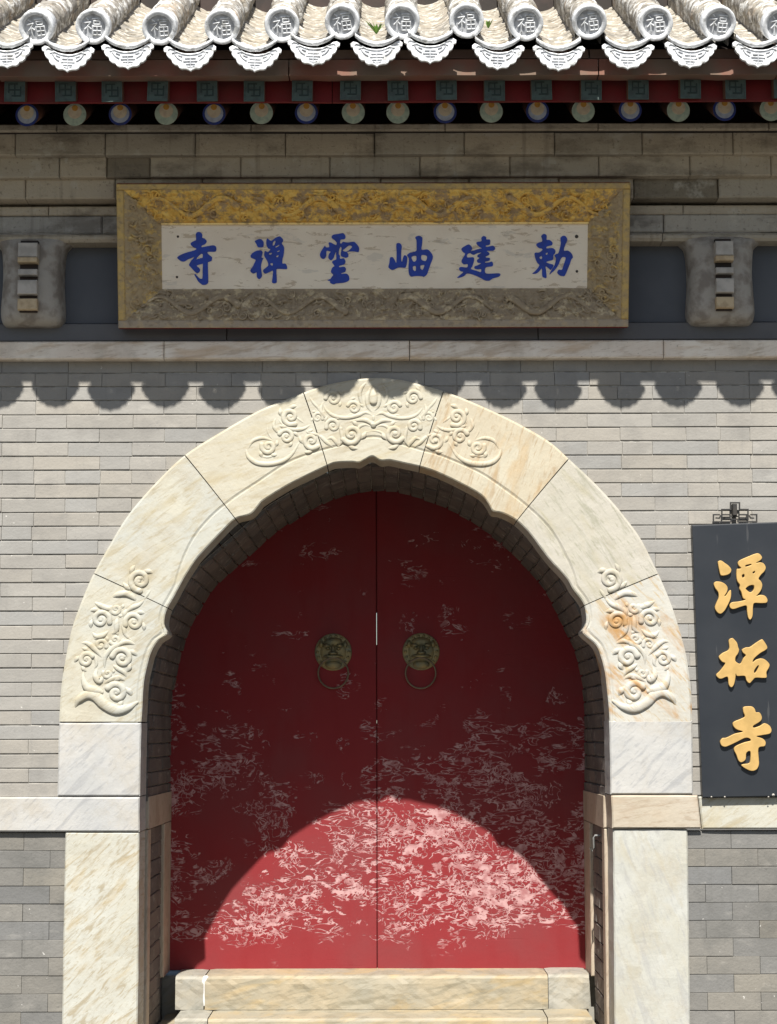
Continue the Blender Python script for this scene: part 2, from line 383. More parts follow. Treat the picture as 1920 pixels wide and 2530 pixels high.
def letter(parent, outer_list, holes, to_local, frame, depth, bevel, key, name='character', label=None):
    """brush character: closed outlines (curve with holes) turned into one solid mesh"""
    cu_ = bpy.data.curves.new(name, 'CURVE'); cu_.dimensions = '2D'; cu_.fill_mode = 'BOTH'
    cu_.extrude = depth; cu_.bevel_depth = bevel; cu_.bevel_resolution = 2; cu_.offset = -bevel
    for pts in outer_list + holes:
        q = [to_local(*p) for p in crom(pts, 4, True)]
        sp = cu_.splines.new('POLY'); sp.points.add(len(q) - 1); sp.use_cyclic_u = True
        for i, p in enumerate(q): sp.points[i].co = (p[0], p[1], 0, 1)
    tmp = bpy.data.objects.new('tmp', cu_); COL.objects.link(tmp)
    dg = bpy.context.evaluated_depsgraph_get(); me = bpy.data.meshes.new_from_object(tmp.evaluated_get(dg))
    bpy.data.objects.remove(tmp); bpy.data.curves.remove(cu_)
    me.transform(frame); me.materials.clear(); me.materials.append(MB[key])
    vs = np.array([v.co[:] for v in me.vertices]); c = Vector((vs.min(0) + vs.max(0)) / 2)
    me.transform(Matrix.Translation(-c)); me.name = name
    for p_ in me.polygons: p_.material_index = 0
    return tag(put(name, me, parent, c), label=label)

# ------------------------------------------------------------------ arch curves (photo px, front plane)
OUT = [(142, 1970), (144, 1850), (146, 1784), (150, 1713), (157, 1656), (173, 1572), (187, 1524), (217, 1448), (234, 1412), (267, 1353), (316, 1273), (381, 1197), (457, 1124), (553, 1063), (640, 1014), (716, 983), (792, 955), (860, 940), (915, 934), (964, 935), (1021, 945), (1116, 973), (1212, 1013), (1280, 1046), (1356, 1090), (1406, 1134), (1463, 1187), (1509, 1235), (1547, 1281), (1585, 1334), (1623, 1410), (1644, 1456), (1663, 1505), (1682, 1567), (1696, 1621), (1704, 1675), (1709, 1730), (1711, 1784), (1712, 1850), (1713, 1965)]
INN = [(345, 1970), (347, 1850), (349, 1784), (351, 1757), (355, 1689), (364, 1643), (374, 1610), (390, 1584), (413, 1567), (406, 1545), (407, 1524), (414, 1502), (431, 1472), (453, 1431), (480, 1388), (500, 1364), (557, 1304), (583, 1281), (604, 1275), (622, 1268), (640, 1247), (651, 1236), (716, 1196), (808, 1151), (831, 1143), (869, 1141), (886, 1143), (899, 1137), (920, 1127), (941, 1138), (964, 1137), (1006, 1146), (1038, 1153), (1078, 1166), (1136, 1193), (1189, 1223), (1208, 1246), (1218, 1263), (1236, 1266), (1258, 1275), (1280, 1289), (1310, 1319), (1356, 1380), (1400, 1428), (1416, 1456), (1435, 1480), (1445, 1499), (1449, 1529), (1447, 1545), (1439, 1560), (1447, 1571), (1470, 1591), (1481, 1610), (1494, 1656), (1500, 1703), (1504, 1743), (1507, 1784), (1509, 1850), (1511, 1965)]
RIM = [(400, 1784), (404, 1700), (412, 1640), (428, 1560), (430, 1480), (440, 1420), (470, 1345), (512, 1288), (566, 1240), (640, 1190), (709, 1145), (766, 1122), (800, 1112), (860, 1096), (921, 1080), (980, 1095), (1040, 1113), (1082, 1124), (1136, 1146), (1193, 1173), (1250, 1212), (1300, 1250), (1352, 1300), (1390, 1360), (1420, 1430), (1424, 1490), (1428, 1560), (1442, 1640), (1450, 1700), (1455, 1784)]
CX, CY = 927., 1784.
def polar(L, smooth=True):
    pts = crom([p for p in L if p[1] <= 1785], 5)
    A = [math.atan2(CY - y, x - CX) for x, y in pts]; R = [math.hypot(x - CX, y - CY) for x, y in pts]
    A[0] = math.pi; A[-1] = 0.
    o = np.argsort(A); return np.array(A)[o], np.array(R)[o]
PO, PI_, PR = polar(OUT), polar(INN), polar(RIM)
def rad(P_, a): return float(np.interp(a, P_[0], P_[1]))
def onring(u, a):
    """u 0 inner edge .. 1 outer edge at angle a -> photo px"""
    r = rad(PI_, a) * (1 - u) + rad(PO, a) * u
    return CX + r * math.cos(a), CY - r * math.sin(a)
ANG = lambda x, y: math.atan2(CY - y, x - CX)
YF = -.02                                     # front of the marble
# half-way curve of the ring in world terms, used to stop the bricks behind the marble
mid = []
for a in np.linspace(0, math.pi, 181):
    x, y = onring(.5, a); q = U(x, y, 0); mid.append((q.x, q.z))
ZSP = ZZ(1784, 0)
def mid_x(z, side):
    pts = [p for p in mid if (p[0] > -.05) == (side > 0)]
    pts.sort(key=lambda p: p[1])
    if z <= pts[0][1]: return pts[0][0]
    if z >= max(p[1] for p in mid): return None
    return float(np.interp(z, [p[1] for p in pts], [p[0] for p in pts]))

# ------------------------------------------------------------------ the ground
g = G(); g.box(-40, 40, -60, -.02, -.3, 0, 'pave'); g.box(-40, -3.4, -.02, 30, -.3, 0, 'pave'); g.box(3.4, 40, -.02, 30, -.3, 0, 'pave'); g.box(-3.4, 3.4, 1.9, 30, -.3, 0, 'pave')
gr = g.build('ground'); tag(gr, 'grey stone paved forecourt in front of the gate', kind='structure')

# ------------------------------------------------------------------ brick wall
ZB_TOP, ZB_BOT = ZZ(886, 0), ZZ(1968, 0)
wall = thing('brick_wall', (0, .3, 0), 'grey brick gate wall of thin even courses around the marble arch', 'wall')
def brick_mesh(L, H, D_, key, jit=.0012, bev=.0022, name='brick'):
    g = G(); g.box(-L / 2, L / 2, 0, D_, -H / 2, H / 2, key, bev)
    g.v = [(x + random.uniform(-jit, jit) * .6, y + (random.uniform(-jit, jit) if y < D_ / 2 else 0), z + random.uniform(-jit, jit) * .5) for x, y, z in g.v]
    return g.mesh(name)
CH = (ZB_TOP - ZB_BOT) / 31
BL = .2816
BM = [brick_mesh(1, CH - .0042, .05, 'brick') for _ in range(10)]
farg = G(); bricks = []
xe = XX(166, 1040, 0); xs_ = XX(86, 1075, 0)
back = G()
for i in range(31):
    zt = ZB_TOP - i * CH; zc = zt - CH / 2
    xl, xr = mid_x(zc, -1), mid_x(zc, 1)
    spans = [(-3.4, 3.4)] if xl is None or zt > ZZ(1010, 0) else [(-3.4, xl), (xr, 3.4)]
    for a, b in spans: back.box(a, b, .0055, .08, zt - CH, zt, 'mortar')
    j = (xe if i % 2 == 0 else xs_) - 13 * BL
    js = []
    while j < 3.6:
        js.append(j + random.uniform(-.006, .006))
        if random.random() < (.3 if i < 3 else .12): js.append(j + BL * .5 + random.uniform(-.01, .01))
        j += BL
    for a, b in zip(js[:-1], js[1:]):
        for s0, s1 in spans:
            p, q = max(a, s0), min(b, s1)
            if q - p < .02: continue
            seen = q > -1.72 and p < 1.72
            dy = random.uniform(-.0015, .0015); L = q - p - .0018
            if seen:
                # a brick wholly behind the marble cannot be seen: it belongs to the field
                o = put('brick', random.choice(BM), wall, ((p + q) / 2, dy, zc + random.uniform(-.0012, .0012)), rot=(random.uniform(-.01, .01), random.uniform(-.0028, .0028), 0), sc=(L, 1, 1)); bricks.append(o)
            else: farg.box(p + .0015, q - .0015, dy, .05, zc - CH / 2 + .002, zc + CH / 2 - .002, 'brick', .002)
print('upper bricks', len(bricks))
# plinth courses under the waist band
ZW0, ZW1 = ZZ(2055, 0), ZZ(1968, 0)
PH = .0745
PM = [brick_mesh(1, PH - .0022, .05, 'brickd', .0012, .0016) for _ in range(8)]
XPL, XPR = XX(158, 2300, 0), XX(1702, 2300, 0)
i = 0; zt = ZW0
while zt > 0:
    zb = max(zt - PH, 0)
    for (s0, s1, ph) in ((-3.4, XPL + .05, XX(57, 2200, 0)), (XPR - .05, 3.4, XX(1808, 2160, 0))):
        back.box(s0, s1, .012, .08, zb, zt, 'mortar')
        PLn = .224; j = ph + (PLn / 2 if i % 2 else 0) - 24 * PLn
        while j < 3.6:
            p, q = max(j, s0), min(j + PLn, s1); j += PLn
            if q - p < .015: continue
            if q > -1.72 and p < 1.72 and zt > .36:
                put('brick', random.choice(PM), wall, ((p + q) / 2, random.uniform(-.002, .002), (zt + zb) / 2), sc=(q - p - .0012, 1, (zt - zb) / PH))
            else: farg.box(p + .001, q - .001, random.uniform(-.002, .002), .05, zb + .0015, zt - .0015, 'brickd', .002)
    zt = zb; i += 1
farg.build('brick_field', wall, kind='stuff'); back.build('mortar_bed', wall)

# upper part: string course, ledge, dark panels, carved corbels, cornice (all of this wall)
def course(name, py0, py1, Y, joints, key, depth=.25, bev=.004, gap=.004, ext=3.4, jy=.003, odd={}):
    k_ = -1
    z1, z0 = ZZ(py0, Y), ZZ(py1, Y); xs = [-ext] + [XX(px, (py0 + py1) / 2, Y) for px in joints] + [ext]
    for a, b in zip(xs[:-1], xs[1:]):
        k_ += 1; g = G(); d = random.uniform(-jy, jy) + (.008 if k_ in odd else 0)
        g.box(a + gap / 2, b - gap / 2, Y + d, Y + depth, z0 + random.uniform(0, .001), z1 - random.uniform(0, .001), odd.get(k_, key), bev)
        g.build(name, wall)
course('string_course_stone', 841, 886, -.055, [-420, 405, 1012, 1640, 2300], 'course', .3, .006, .003)
course('ledge_slab', 798, 840.5, -.035, [-300, 560, 1330, 2200], 'ledge', .3, .003, .002)
course('plaster_panel', 596, 797.5, -.01, [-130, 85, 960, 1776, 2000], 'panel', .2, 0, .003, jy=0)
course('rounded_moulding', 576, 596, -.115, [-300, 358, 900, 1638, 2200], 'brickc', .3, .012, .003)
course('beam_brick', 531, 575.5, -.095, [-150, 252, 640, 960, 1300, 1640, 2000], 'brickb', .3, .006, .003)
course('beam_moulding', 508, 530.5, -.10, [-250, 120, 520, 900, 1300, 1688, 2100], 'brickc', .3, .004, .003)
course('recess_brick', 490, 507.5, -.04, [-200, 500, 1200, 2000], 'brickd', .3, 0, .003)  # shadow gap: the recess shade is put into a darker brick colour
course('cornice_brick', 437, 489.5, -.175, [-380, -160, 63, 285, 500, 720, 940, 1160, 1380, 1566, 1776, 2000, 2220], 'brickc', .35, .006, .0028, jy=.006, odd={10: 'brickod'})
course('cornice_brick', 382.5, 436, -.215, [-300, -75, 147, 263, 371, 595, 815, 1038, 1260, 1480, 1705, 1905, 2130], 'brickc', .4, .005, .0028, jy=.005, odd={4: 'brickod'})
course('cornice_brick', 327, 381.5, -.255, [-410, -185, 38, 260, 482, 705, 926, 1147, 1370, 1587, 1812, 2035, 2260], 'brickc', .4, .005, .0028, jy=.005)
course('cornice_slab', 305, 322, -.295, [-300, 140, 620, 1100, 1478, 1900, 2300], 'brickc', .45, .004, .003)
g = G(); g.box(-3.4, 3.4, -.275, .1, ZZ(326, -.275), ZZ(322.5, -.275), 'dark'); g.build('cornice_shadow_strip', wall)  # dark strip drawn where the slab's underside is only in shade
# wall core over the arch up to the roof
g = G(); g.box(-3.4, 3.4, .08, .2, ZZ(1000, .08), 5.0, 'dark')
g.build('wall_core', wall)

def corbel(px_l, px_r, spx0, spx1):
    cx = XX((px_l + px_r) / 2, 690, -.02); hw = (XX(px_r, 690, -.02) - XX(px_l, 690, -.02)) / 2
    g = G(); rows = []
    prof = [(566, 1.75, .080), (580, 1.62, .10), (592, 1.3, .12), (604, 1.1, .135), (618, 1.0, .145), (660, .95, .15), (700, .95, .155), (740, .98, .155), (770, 1.0, .15), (788, .97, .135), (797, .9, .11), (801, .8, .07), (802, .6, .02)]
    for py, wf, dep in crom(prof, 3):
        row = []
        for k in range(33):
            a = math.pi * k / 32; c_, s_ = math.cos(a), math.sin(a)
            x = cx - hw * wf * math.copysign(abs(c_) ** .6, c_); y = -.0 - dep * (abs(s_) ** .55)
            z = ZZ(py, -.1)
            nv = mn.noise(Vector((x * 16, y * 16, z * 16))) * .005
            row.append((x, y + nv, z))
        rows.append(row)
    g.grid(rows, 'bulge', True, True)
    o = g.build('carved_corbel', wall)
    x0, x1 = XX(spx0, 690, -.20), XX(spx1, 690, -.20)
    g = G(); g.box(x0 + .004, x1 - .004, -.162, -.02, ZZ(768, -.17), ZZ(591, -.17), 'dark'); g.build('corbel_trough', o)  # near-black trough carries the shade between the noses in its colour
    for a, b, y, k in ((597, 632, -.20, 'nose'), (632.5, 645, -.207, 'tan'), (662, 677, -.197, 'nose'), (689, 724, -.198, 'nose'), (735, 762, -.19, 'tan')):
        g = G(); g.box(x0, x1, y, -.05, ZZ(b, y), ZZ(a, y), k, .003); g.build('corbel_nose', o)
corbel(8, 164, 43, 91); corbel(1692, 1859, 1770, 1814)

# ------------------------------------------------------------------ the marble archway
arch = thing('marble_archway', (XX(927, 1900, 0), .05, 0), 'pale marble arch surround with carved scrolls around the red doors', 'archway')
def voussoir(name, jl, jr, key, label=None, n=44):
    """jl, jr: joint lines ((inner px),(outer px)) on the left and right of the stone"""
    (a0i, a0o), (a1i, a1o) = [(ANG(*j[0]), ANG(*j[1])) for j in (jl, jr)]
    us = [0, .02, .9, .975, 1.]; rows = []; ridx = []
    gp = .0016
    for k in range(n + 1):
        s = k / n; row = []
        ai, ao = a0i + (a1i - a0i) * s, a0o + (a1o - a0o) * s
        # where the incised rim line sits at this angle
        am = (ai * .75 + ao * .25); ri, rr, ro = rad(PI_, am), rad(PR, am), rad(PO, am)
        ug = max(.05, (rr - ri) / (ro - ri))
        seq = [(0, .2), (0, .004), (.016, 0), (ug - .014, 0), (ug - .004, .0028), (ug + .006, .0028), (ug + .03, -.001), (.55, -.001), (.8, -.001), (.975, -.001), (1., .005), (1., .03)]
        for u, dy in seq:
            a = ai * (1 - u) + ao * u
            if k == 0: a -= gp
            if k == n: a += gp
            p = onring(u, a); q = U(p[0], p[1], YF)
            nz = mn.noise(q * 9) * .0016 + mn.noise(q * 31) * .0006 if dy < .01 else 0
            row.append((q.x, q.y + dy + nz, q.z))
        rows.append(row)
    g = G(); g.grid(rows, key, False)
    g.sm = [False] * len(g.f)
    # joint faces
    for r, fl in ((rows[0], 1), (rows[-1], 0)):
        b = [(p[0], .2 if i_ == 0 else .03, p[2]) for i_, p in enumerate(r)]
        g.grid([r, b] if fl else [b, r], key, False)
    bk = []
    for k in range(n + 1):
        s = k / n; ai, ao = a0i + (a1i - a0i) * s, a0o + (a1o - a0o) * s; row = []
        for u in (.03, .5, .985):
            p = onring(u, ai * (1 - u) + ao * u); q = U(p[0], p[1], YF); row.append((q.x, .004, q.z))
        bk.append(row)
    g.grid(bk, 'mortar', False)
    o = g.build(name, arch, label)
    for i_, p_ in enumerate(o.data.polygons): p_.use_smooth = False
    return o
J = [((349, 1784), (146, 1784)), ((414, 1502), (234, 1418)), ((582, 1282), (457, 1125)), ((809, 1152), (748, 962)),
     ((1037, 1152), (1096, 967)), ((1278, 1285), (1405, 1134)), ((1444, 1496), (1626, 1418)), ((1507, 1784), (1711, 1784))]
v1 = voussoir('voussoir', J[0], J[1], 'marl', 'carved lower left arch stone')
v2 = voussoir('voussoir', J[1], J[2], 'marl')
v3 = voussoir('voussoir', J[2], J[3], 'mark')
vk = voussoir('keystone', J[3], J[4], 'mark')
v4 = voussoir('voussoir', J[4], J[5], 'marp', 'peach toned arch stone')
v5 = voussoir('voussoir', J[5], J[6], 'marg', 'greenish grey arch stone')
v6 = voussoir('voussoir', J[6], J[7], 'marr', 'rust veined lower right arch stone')
def block(name, q, Yf, Yb, key, parent, n=14, m_=10, amp=.0015, bev=.006, label=None):
    """stone block with a slightly uneven face from four photo corners (tl, tr, br, bl)"""
    tl, tr, br, bl = [U(p[0], p[1], Yf) for p in q]; g = G(); rows = []
    W = (tr - tl).length; H = (tl - bl).length
    us = [0, bev / W] + list(np.linspace(0, 1, n)[1:-1]) + [1 - bev / W, 1]; vs = [0, bev / H] + list(np.linspace(0, 1, m_)[1:-1]) + [1 - bev / H, 1]
    for j, v in enumerate(vs):
        row = []
        for i, u in enumerate(us):
            p = tl.lerp(tr, u).lerp(bl.lerp(br, u), v)
            e = i in (0, len(us) - 1) or j in (0, len(vs) - 1)
            d = bev if e else 0
            k = mn.noise(p * 7) * amp + mn.noise(p * 25) * amp * .5
            w_ = mn.noise(p * 16 + Vector((5, 5, 5))) * .0016 if e else 0
            row.append((p.x + w_, p.y + d + k, p.z + w_))
        rows.append(row)
    g.grid(rows, key, False, True)
    for edge in (rows[0], rows[-1], [r[0] for r in rows], [r[-1] for r in rows]):
        g.grid([edge, [(p[0], Yb, p[2]) for p in edge]], key, False)
    o = g.build(name, parent, label)
    bm = bmesh.new(); bm.from_mesh(o.data); bmesh.ops.recalc_face_normals(bm, faces=bm.faces); bm.to_mesh(o.data); bm.free()
    return o
block('impost_block', [(146, 1786), (349, 1786), (345.5, 1967), (141.5, 1967)], -.022, .2, 'marw', arch)
block('impost_block', [(1506, 1780), (1711, 1780), (1713, 1962.5), (1509, 1962.5)], -.022, .2, 'marw', arch)
block('waist_band_block', [(-420, 1969.5), (345, 1969.5), (344.5, 2055), (-420, 2055)], -.024, .2, 'marw', arch, 30, 6)
block('waist_band_block', [(1511, 1965), (1724, 1965), (1734, 2047), (1513, 2047)], -.030, .2, 'marb', arch)
block('waist_band_block', [(1726, 1968), (2340, 1967), (2340, 2048), (1736, 2048)], -.022, .2, 'marl', arch, 26, 6)
block('pillar', [(161, 2056.5), (344, 2056.5), (338, 2760), (149, 2760)], -.018, .2, 'mars', arch, 16, 26, .003, label='streaked cream left pillar stone')
block('pillar', [(1515, 2049), (1699, 2049), (1709, 2760), (1521, 2760)], -.018, .2, 'marc', arch, 16, 26, .003, label='cloudy grey right pillar stone')

# carvings ---------------------------------------------------------------
def carve(parent, strokes, ox, oy, sc, key, name='carving', hk=.95, hmax=.0145, groove=True):
    g = G()
    def fn(a, b, h):
        q = U(ox + a / sc, oy + b / sc, YF); return (q.x, q.y - h + .003, q.z)
    k = 1 / sc * .001733
    for s in strokes:
        # height is set in metres from the stroke's own width
        path = s
        p = crom(path, 4)
        sweep_px(g, path, fn, key, hk * k, hmax)
    return g.build(name, parent)
def sweep_px(g, path, fn, key, hkm, hmax):
    sweep(g, path, fn, key, hk=hkm, hmax=hmax, n=4, seg=9)
def scroll(cx, cy, r, a0, d, w, turns=1.35, bulb=True):
    """a volute with a rounded eye; angles in degrees, photo sense"""
    out = [spiral(cx, cy, r, turns, math.radians(a0), d, w * 1.1, w * .8)]
    if bulb: out.append([(cx - r * .06, cy, r * .26), (cx + r * .06, cy, r * .26)])
    for k in (.12, .34, .56):          # small leaves curling off the outside of the volute
        a = math.radians(a0) + d * k * 2 * math.pi; b = a + d * .75; r0 = r * (1 - .5 * k) + w * .7
        out.append([(cx + r0 * math.cos(a), cy + r0 * math.sin(a), w * .45), (cx + (r0 + w * .9) * math.cos((a + b) / 2), cy + (r0 + w * .9) * math.sin((a + b) / 2), w * .9), (cx + (r0 + w * 1.9) * math.cos(b), cy + (r0 + w * 1.9) * math.sin(b), w * .18)])
    return out
def mirror(st, c):
    out = []
    for s in st:       # hand cut: the second side never quite repeats the first
        dx, dy, k = random.uniform(-5, 5), random.uniform(-5, 5), random.uniform(.9, 1.12); mx, my = sum(p[0] for p in s) / len(s), sum(p[1] for p in s) / len(s); f = random.uniform(.93, 1.07)
        out.append([(2 * c - (mx + (x - mx) * f) + dx, my + (y - my) * f + dy, w_ * k) for x, y, w_ in s])
    return out
K = []
K += scroll(615, 335, 42, 200, 1, 13); K += scroll(482, 275, 50, 180, 1, 14); K += scroll(380, 398, 34, 20, -1, 11)
K += scroll(480, 452, 46, 160, 1, 14); K += scroll(600, 505, 66, 150, -1, 17)
K += [[(742, 372, 4), (708, 330, 12), (700, 270, 15), (722, 210, 9), (742, 170, 3)], [(690, 350, 5), (660, 290, 12), (655, 225, 15), (690, 175, 8)],
      [(735, 385, 6), (690, 365, 12), (640, 385, 14), (560, 400, 14), (480, 385, 13), (430, 340, 9), (415, 290, 5)],
      [(735, 440, 14), (690, 415, 16), (640, 415, 12), (590, 425, 8)], [(735, 462, 6), (690, 445, 10), (650, 460, 12), (640, 500, 9)],
      [(742, 486, 7), (700, 492, 8), (665, 515, 8), (640, 545, 6), (600, 570, 4)], [(742, 505, 6), (700, 512, 7), (665, 535, 6), (640, 560, 4)],
      [(515, 585, 5), (540, 540, 14), (530, 480, 12), (515, 430, 5)], [(430, 545, 5), (470, 530, 13), (500, 560, 13), (515, 585, 5)],
      [(400, 520, 12), (440, 560, 14), (475, 585, 6)], [(415, 300, 6), (400, 350, 14), (425, 390, 12), (455, 405, 5)], [(320, 250, 4), (350, 300, 10), (385, 340, 9), (400, 380, 4)],
      [(560, 400, 4), (590, 380, 10), (625, 385, 8)]]
K2 = [[(742, 320, 10), (742, 300, 26), (742, 262, 28), (742, 215, 12), (742, 165, 4)], [(742, 445, 22), (742, 450, 20)], [(742, 392, 10), (742, 410, 10)]]
KA = [s for s in K if min(p[0] for p in s) > 300]
carve(vk, KA + mirror(KA, 742) + K2, 640, 880, 2.6234, 'mark')
SL = []
SL += scroll(205, 392, 56, 60, 1, 17); SL += scroll(178, 522, 48, 200, 1, 15); SL += scroll(62, 588, 46, 200, -1, 16)
SL += scroll(340, 548, 56, 40, 1, 15, 1.2)
SL += [[(-85, 600, 6), (-70, 650, 14), (-20, 690, 17), (60, 700, 18), (140, 685, 16), (210, 640, 12), (260, 560, 7)], [(345, 435, 5), (290, 470, 12), (220, 475, 14), (160, 450, 10), (120, 400, 6)],
       [(110, 400, 6), (95, 450, 13), (120, 490, 12), (150, 500, 5)], [(-70, 600, 6), (-40, 550, 12), (20, 530, 13), (80, 545, 8)], [(300, 480, 5), (330, 500, 12), (380, 510, 10), (400, 530, 4)],
       [(140, 600, 4), (100, 640, 9), (50, 655, 10), (0, 640, 6)], [(60, 420, 4), (55, 480, 9), (80, 530, 8), (120, 560, 4)], [(220, 380, 4), (260, 410, 9), (300, 440, 6)]]
carve(v3, SL, 640, 880, 2.6234, 'mark')
carve(v4, mirror(SL, 742), 640, 880, 2.6234, 'marp')
LL = []
LL += scroll(690, 572, 50, 200, -1, 20, 1.2); LL += scroll(552, 668, 84, 20, -1, 25); LL += scroll(852, 692, 84, 160, 1, 25)
LL += scroll(680, 852, 48, 150, -1, 19, 1.1); LL += scroll(550, 900, 54, 20, -1, 20, 1.1); LL += scroll(420, 1035, 66, 330, -1, 24)
LL += scroll(745, 1020, 92, 190, 1, 27); LL += scroll(612, 1160, 42, 200, -1, 18, 1.1); LL += scroll(692, 1335, 88, 210, 1, 30)
LL += [[(475, 500, 4), (550, 540, 26), (630, 570, 26), (660, 560, 10)], [(960, 470, 6), (900, 530, 20), (830, 560, 24), (770, 610, 8)], [(650, 470, 6), (700, 440, 26), (780, 430, 30), (850, 470, 22), (870, 500, 8)],
       [(350, 888, 4), (420, 880, 20), (490, 930, 26), (560, 1010, 10)], [(880, 905, 5), (800, 870, 24), (720, 890, 22), (640, 940, 26), (590, 1010, 22), (585, 1100, 10)],
       [(785, 1235, 5), (720, 1195, 24), (640, 1215, 22), (580, 1250, 8)], [(320, 1460, 10), (350, 1400, 34), (430, 1350, 44), (510, 1370, 52), (580, 1440, 50), (690, 1490, 50), (800, 1470, 34), (880, 1420, 14)],
       [(400, 1120, 8), (390, 1200, 24), (430, 1290, 40), (500, 1310, 40), (560, 1330, 20)], [(470, 780, 8), (510, 820, 24), (570, 810, 26), (620, 770, 10)], [(700, 640, 8), (695, 700, 26), (690, 770, 24), (640, 800, 8)],
       [(740, 680, 8), (760, 750, 22), (780, 810, 18), (860, 880, 6)], [(520, 1110, 8), (500, 1180, 28), (540, 1230, 30), (570, 1180, 12)], [(660, 1080, 8), (700, 1110, 22), (760, 1150, 20), (790, 1200, 6)], [(470, 960, 5), (500, 1010, 16), (510, 1080, 16), (480, 1120, 6)]]
TOPS = scroll(908, 310, 98, 90, 1, 27, 1.5, False) + [[(905, 300, 18), (890, 320, 24), (870, 345, 16)], [(1010, 390, 8), (975, 440, 16), (950, 480, 10)], [(880, 250, 8), (930, 280, 16), (960, 330, 12)], [(940, 380, 8), (900, 410, 16), (850, 420, 10)]]
carve(v1, LL, 100, 1350, 3.6875, 'marl', hmax=.017)
carve(v2, TOPS, 100, 1350, 3.6875, 'marl', hmax=.014)
# right hand carving: the same design turned over about the arch axis (px 927)
cR = (927 - 100) * 3.6875
carve(v6, mirror(LL, cR), 100, 1350 - 3, 3.6875, 'marr', hmax=.017)
carve(v5, mirror(TOPS, cR), 100, 1350 - 3, 3.6875, 'marg', hmax=.014)

# ------------------------------------------------------------------ deep passage: vault bricks, jambs
YD = 1.12
DOORL = [(422, 1966), (423, 1880), (424, 1800), (425, 1749), (431, 1700), (439, 1667), (452, 1610), (474, 1551), (500, 1502), (534, 1450), (580, 1407), (640, 1355), (690, 1312), (740, 1281), (792, 1250), (850, 1228), (890, 1218), (931, 1214), (975, 1217), (1015, 1226), (1059, 1240), (1115, 1263), (1174, 1296), (1230, 1338), (1280, 1385), (1330, 1440), (1365, 1498), (1400, 1570), (1422, 1623), (1438, 1700), (1443, 1773), (1443.5, 1850), (1443, 1963)]
vault = thing('brick_passage', (XX(930, 1900, 0), .6, 0), 'shaded brick vault and jambs between the marble arch and the doors', 'passage')
vc = [U(x, y, YD) for x, y in crom(DOORL, 8)]
vc = [Vector((p.x, 0, p.z)) for p in vc]
acc = [0.]
for a, b in zip(vc[:-1], vc[1:]): acc.append(acc[-1] + (b - a).length)
LT = acc[-1]; NB = round(LT / .0625); hb = LT / NB
def at_len(s):
    s = min(max(s, 0), LT); k = int(np.searchsorted(acc, s)); k = min(max(k, 1), len(acc) - 1)
    f = (s - acc[k - 1]) / max(acc[k] - acc[k - 1], 1e-9); p = vc[k - 1].lerp(vc[k], f)
    tn = (vc[min(k + 2, len(vc) - 1)] - vc[max(k - 3, 0)]).normalized(); return p, tn
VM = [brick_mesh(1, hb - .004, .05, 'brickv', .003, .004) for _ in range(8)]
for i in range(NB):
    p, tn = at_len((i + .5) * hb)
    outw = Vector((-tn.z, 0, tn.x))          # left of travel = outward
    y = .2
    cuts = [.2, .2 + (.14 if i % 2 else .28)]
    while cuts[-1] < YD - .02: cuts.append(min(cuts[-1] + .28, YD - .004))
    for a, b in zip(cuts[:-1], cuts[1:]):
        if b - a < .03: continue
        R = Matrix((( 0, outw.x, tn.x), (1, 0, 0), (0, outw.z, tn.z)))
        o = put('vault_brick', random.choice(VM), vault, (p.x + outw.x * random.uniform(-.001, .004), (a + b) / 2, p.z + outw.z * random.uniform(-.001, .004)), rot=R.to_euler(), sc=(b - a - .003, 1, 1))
g = G(); r0 = []; r1 = []
for s in np.linspace(0, LT, 90):
    p, tn = at_len(s); ow = Vector((-tn.z, 0, tn.x)); q = p + ow * .014; r0.append((q.x, .19, q.z)); r1.append((q.x, YD + .06, q.z))
g.grid([r0, r1], 'mortar'); 
r2_ = []; r3_ = []
for s in np.linspace(0, LT, 90):
    p, tn = at_len(s); ow = Vector((-tn.z, 0, tn.x)); q = p + ow * .3; r2_.append((q.x, .19, q.z)); r3_.append((q.x, YD + .06, q.z))
g.grid([r2_, r3_], 'mortar'); g.build('vault_mortar', vault)
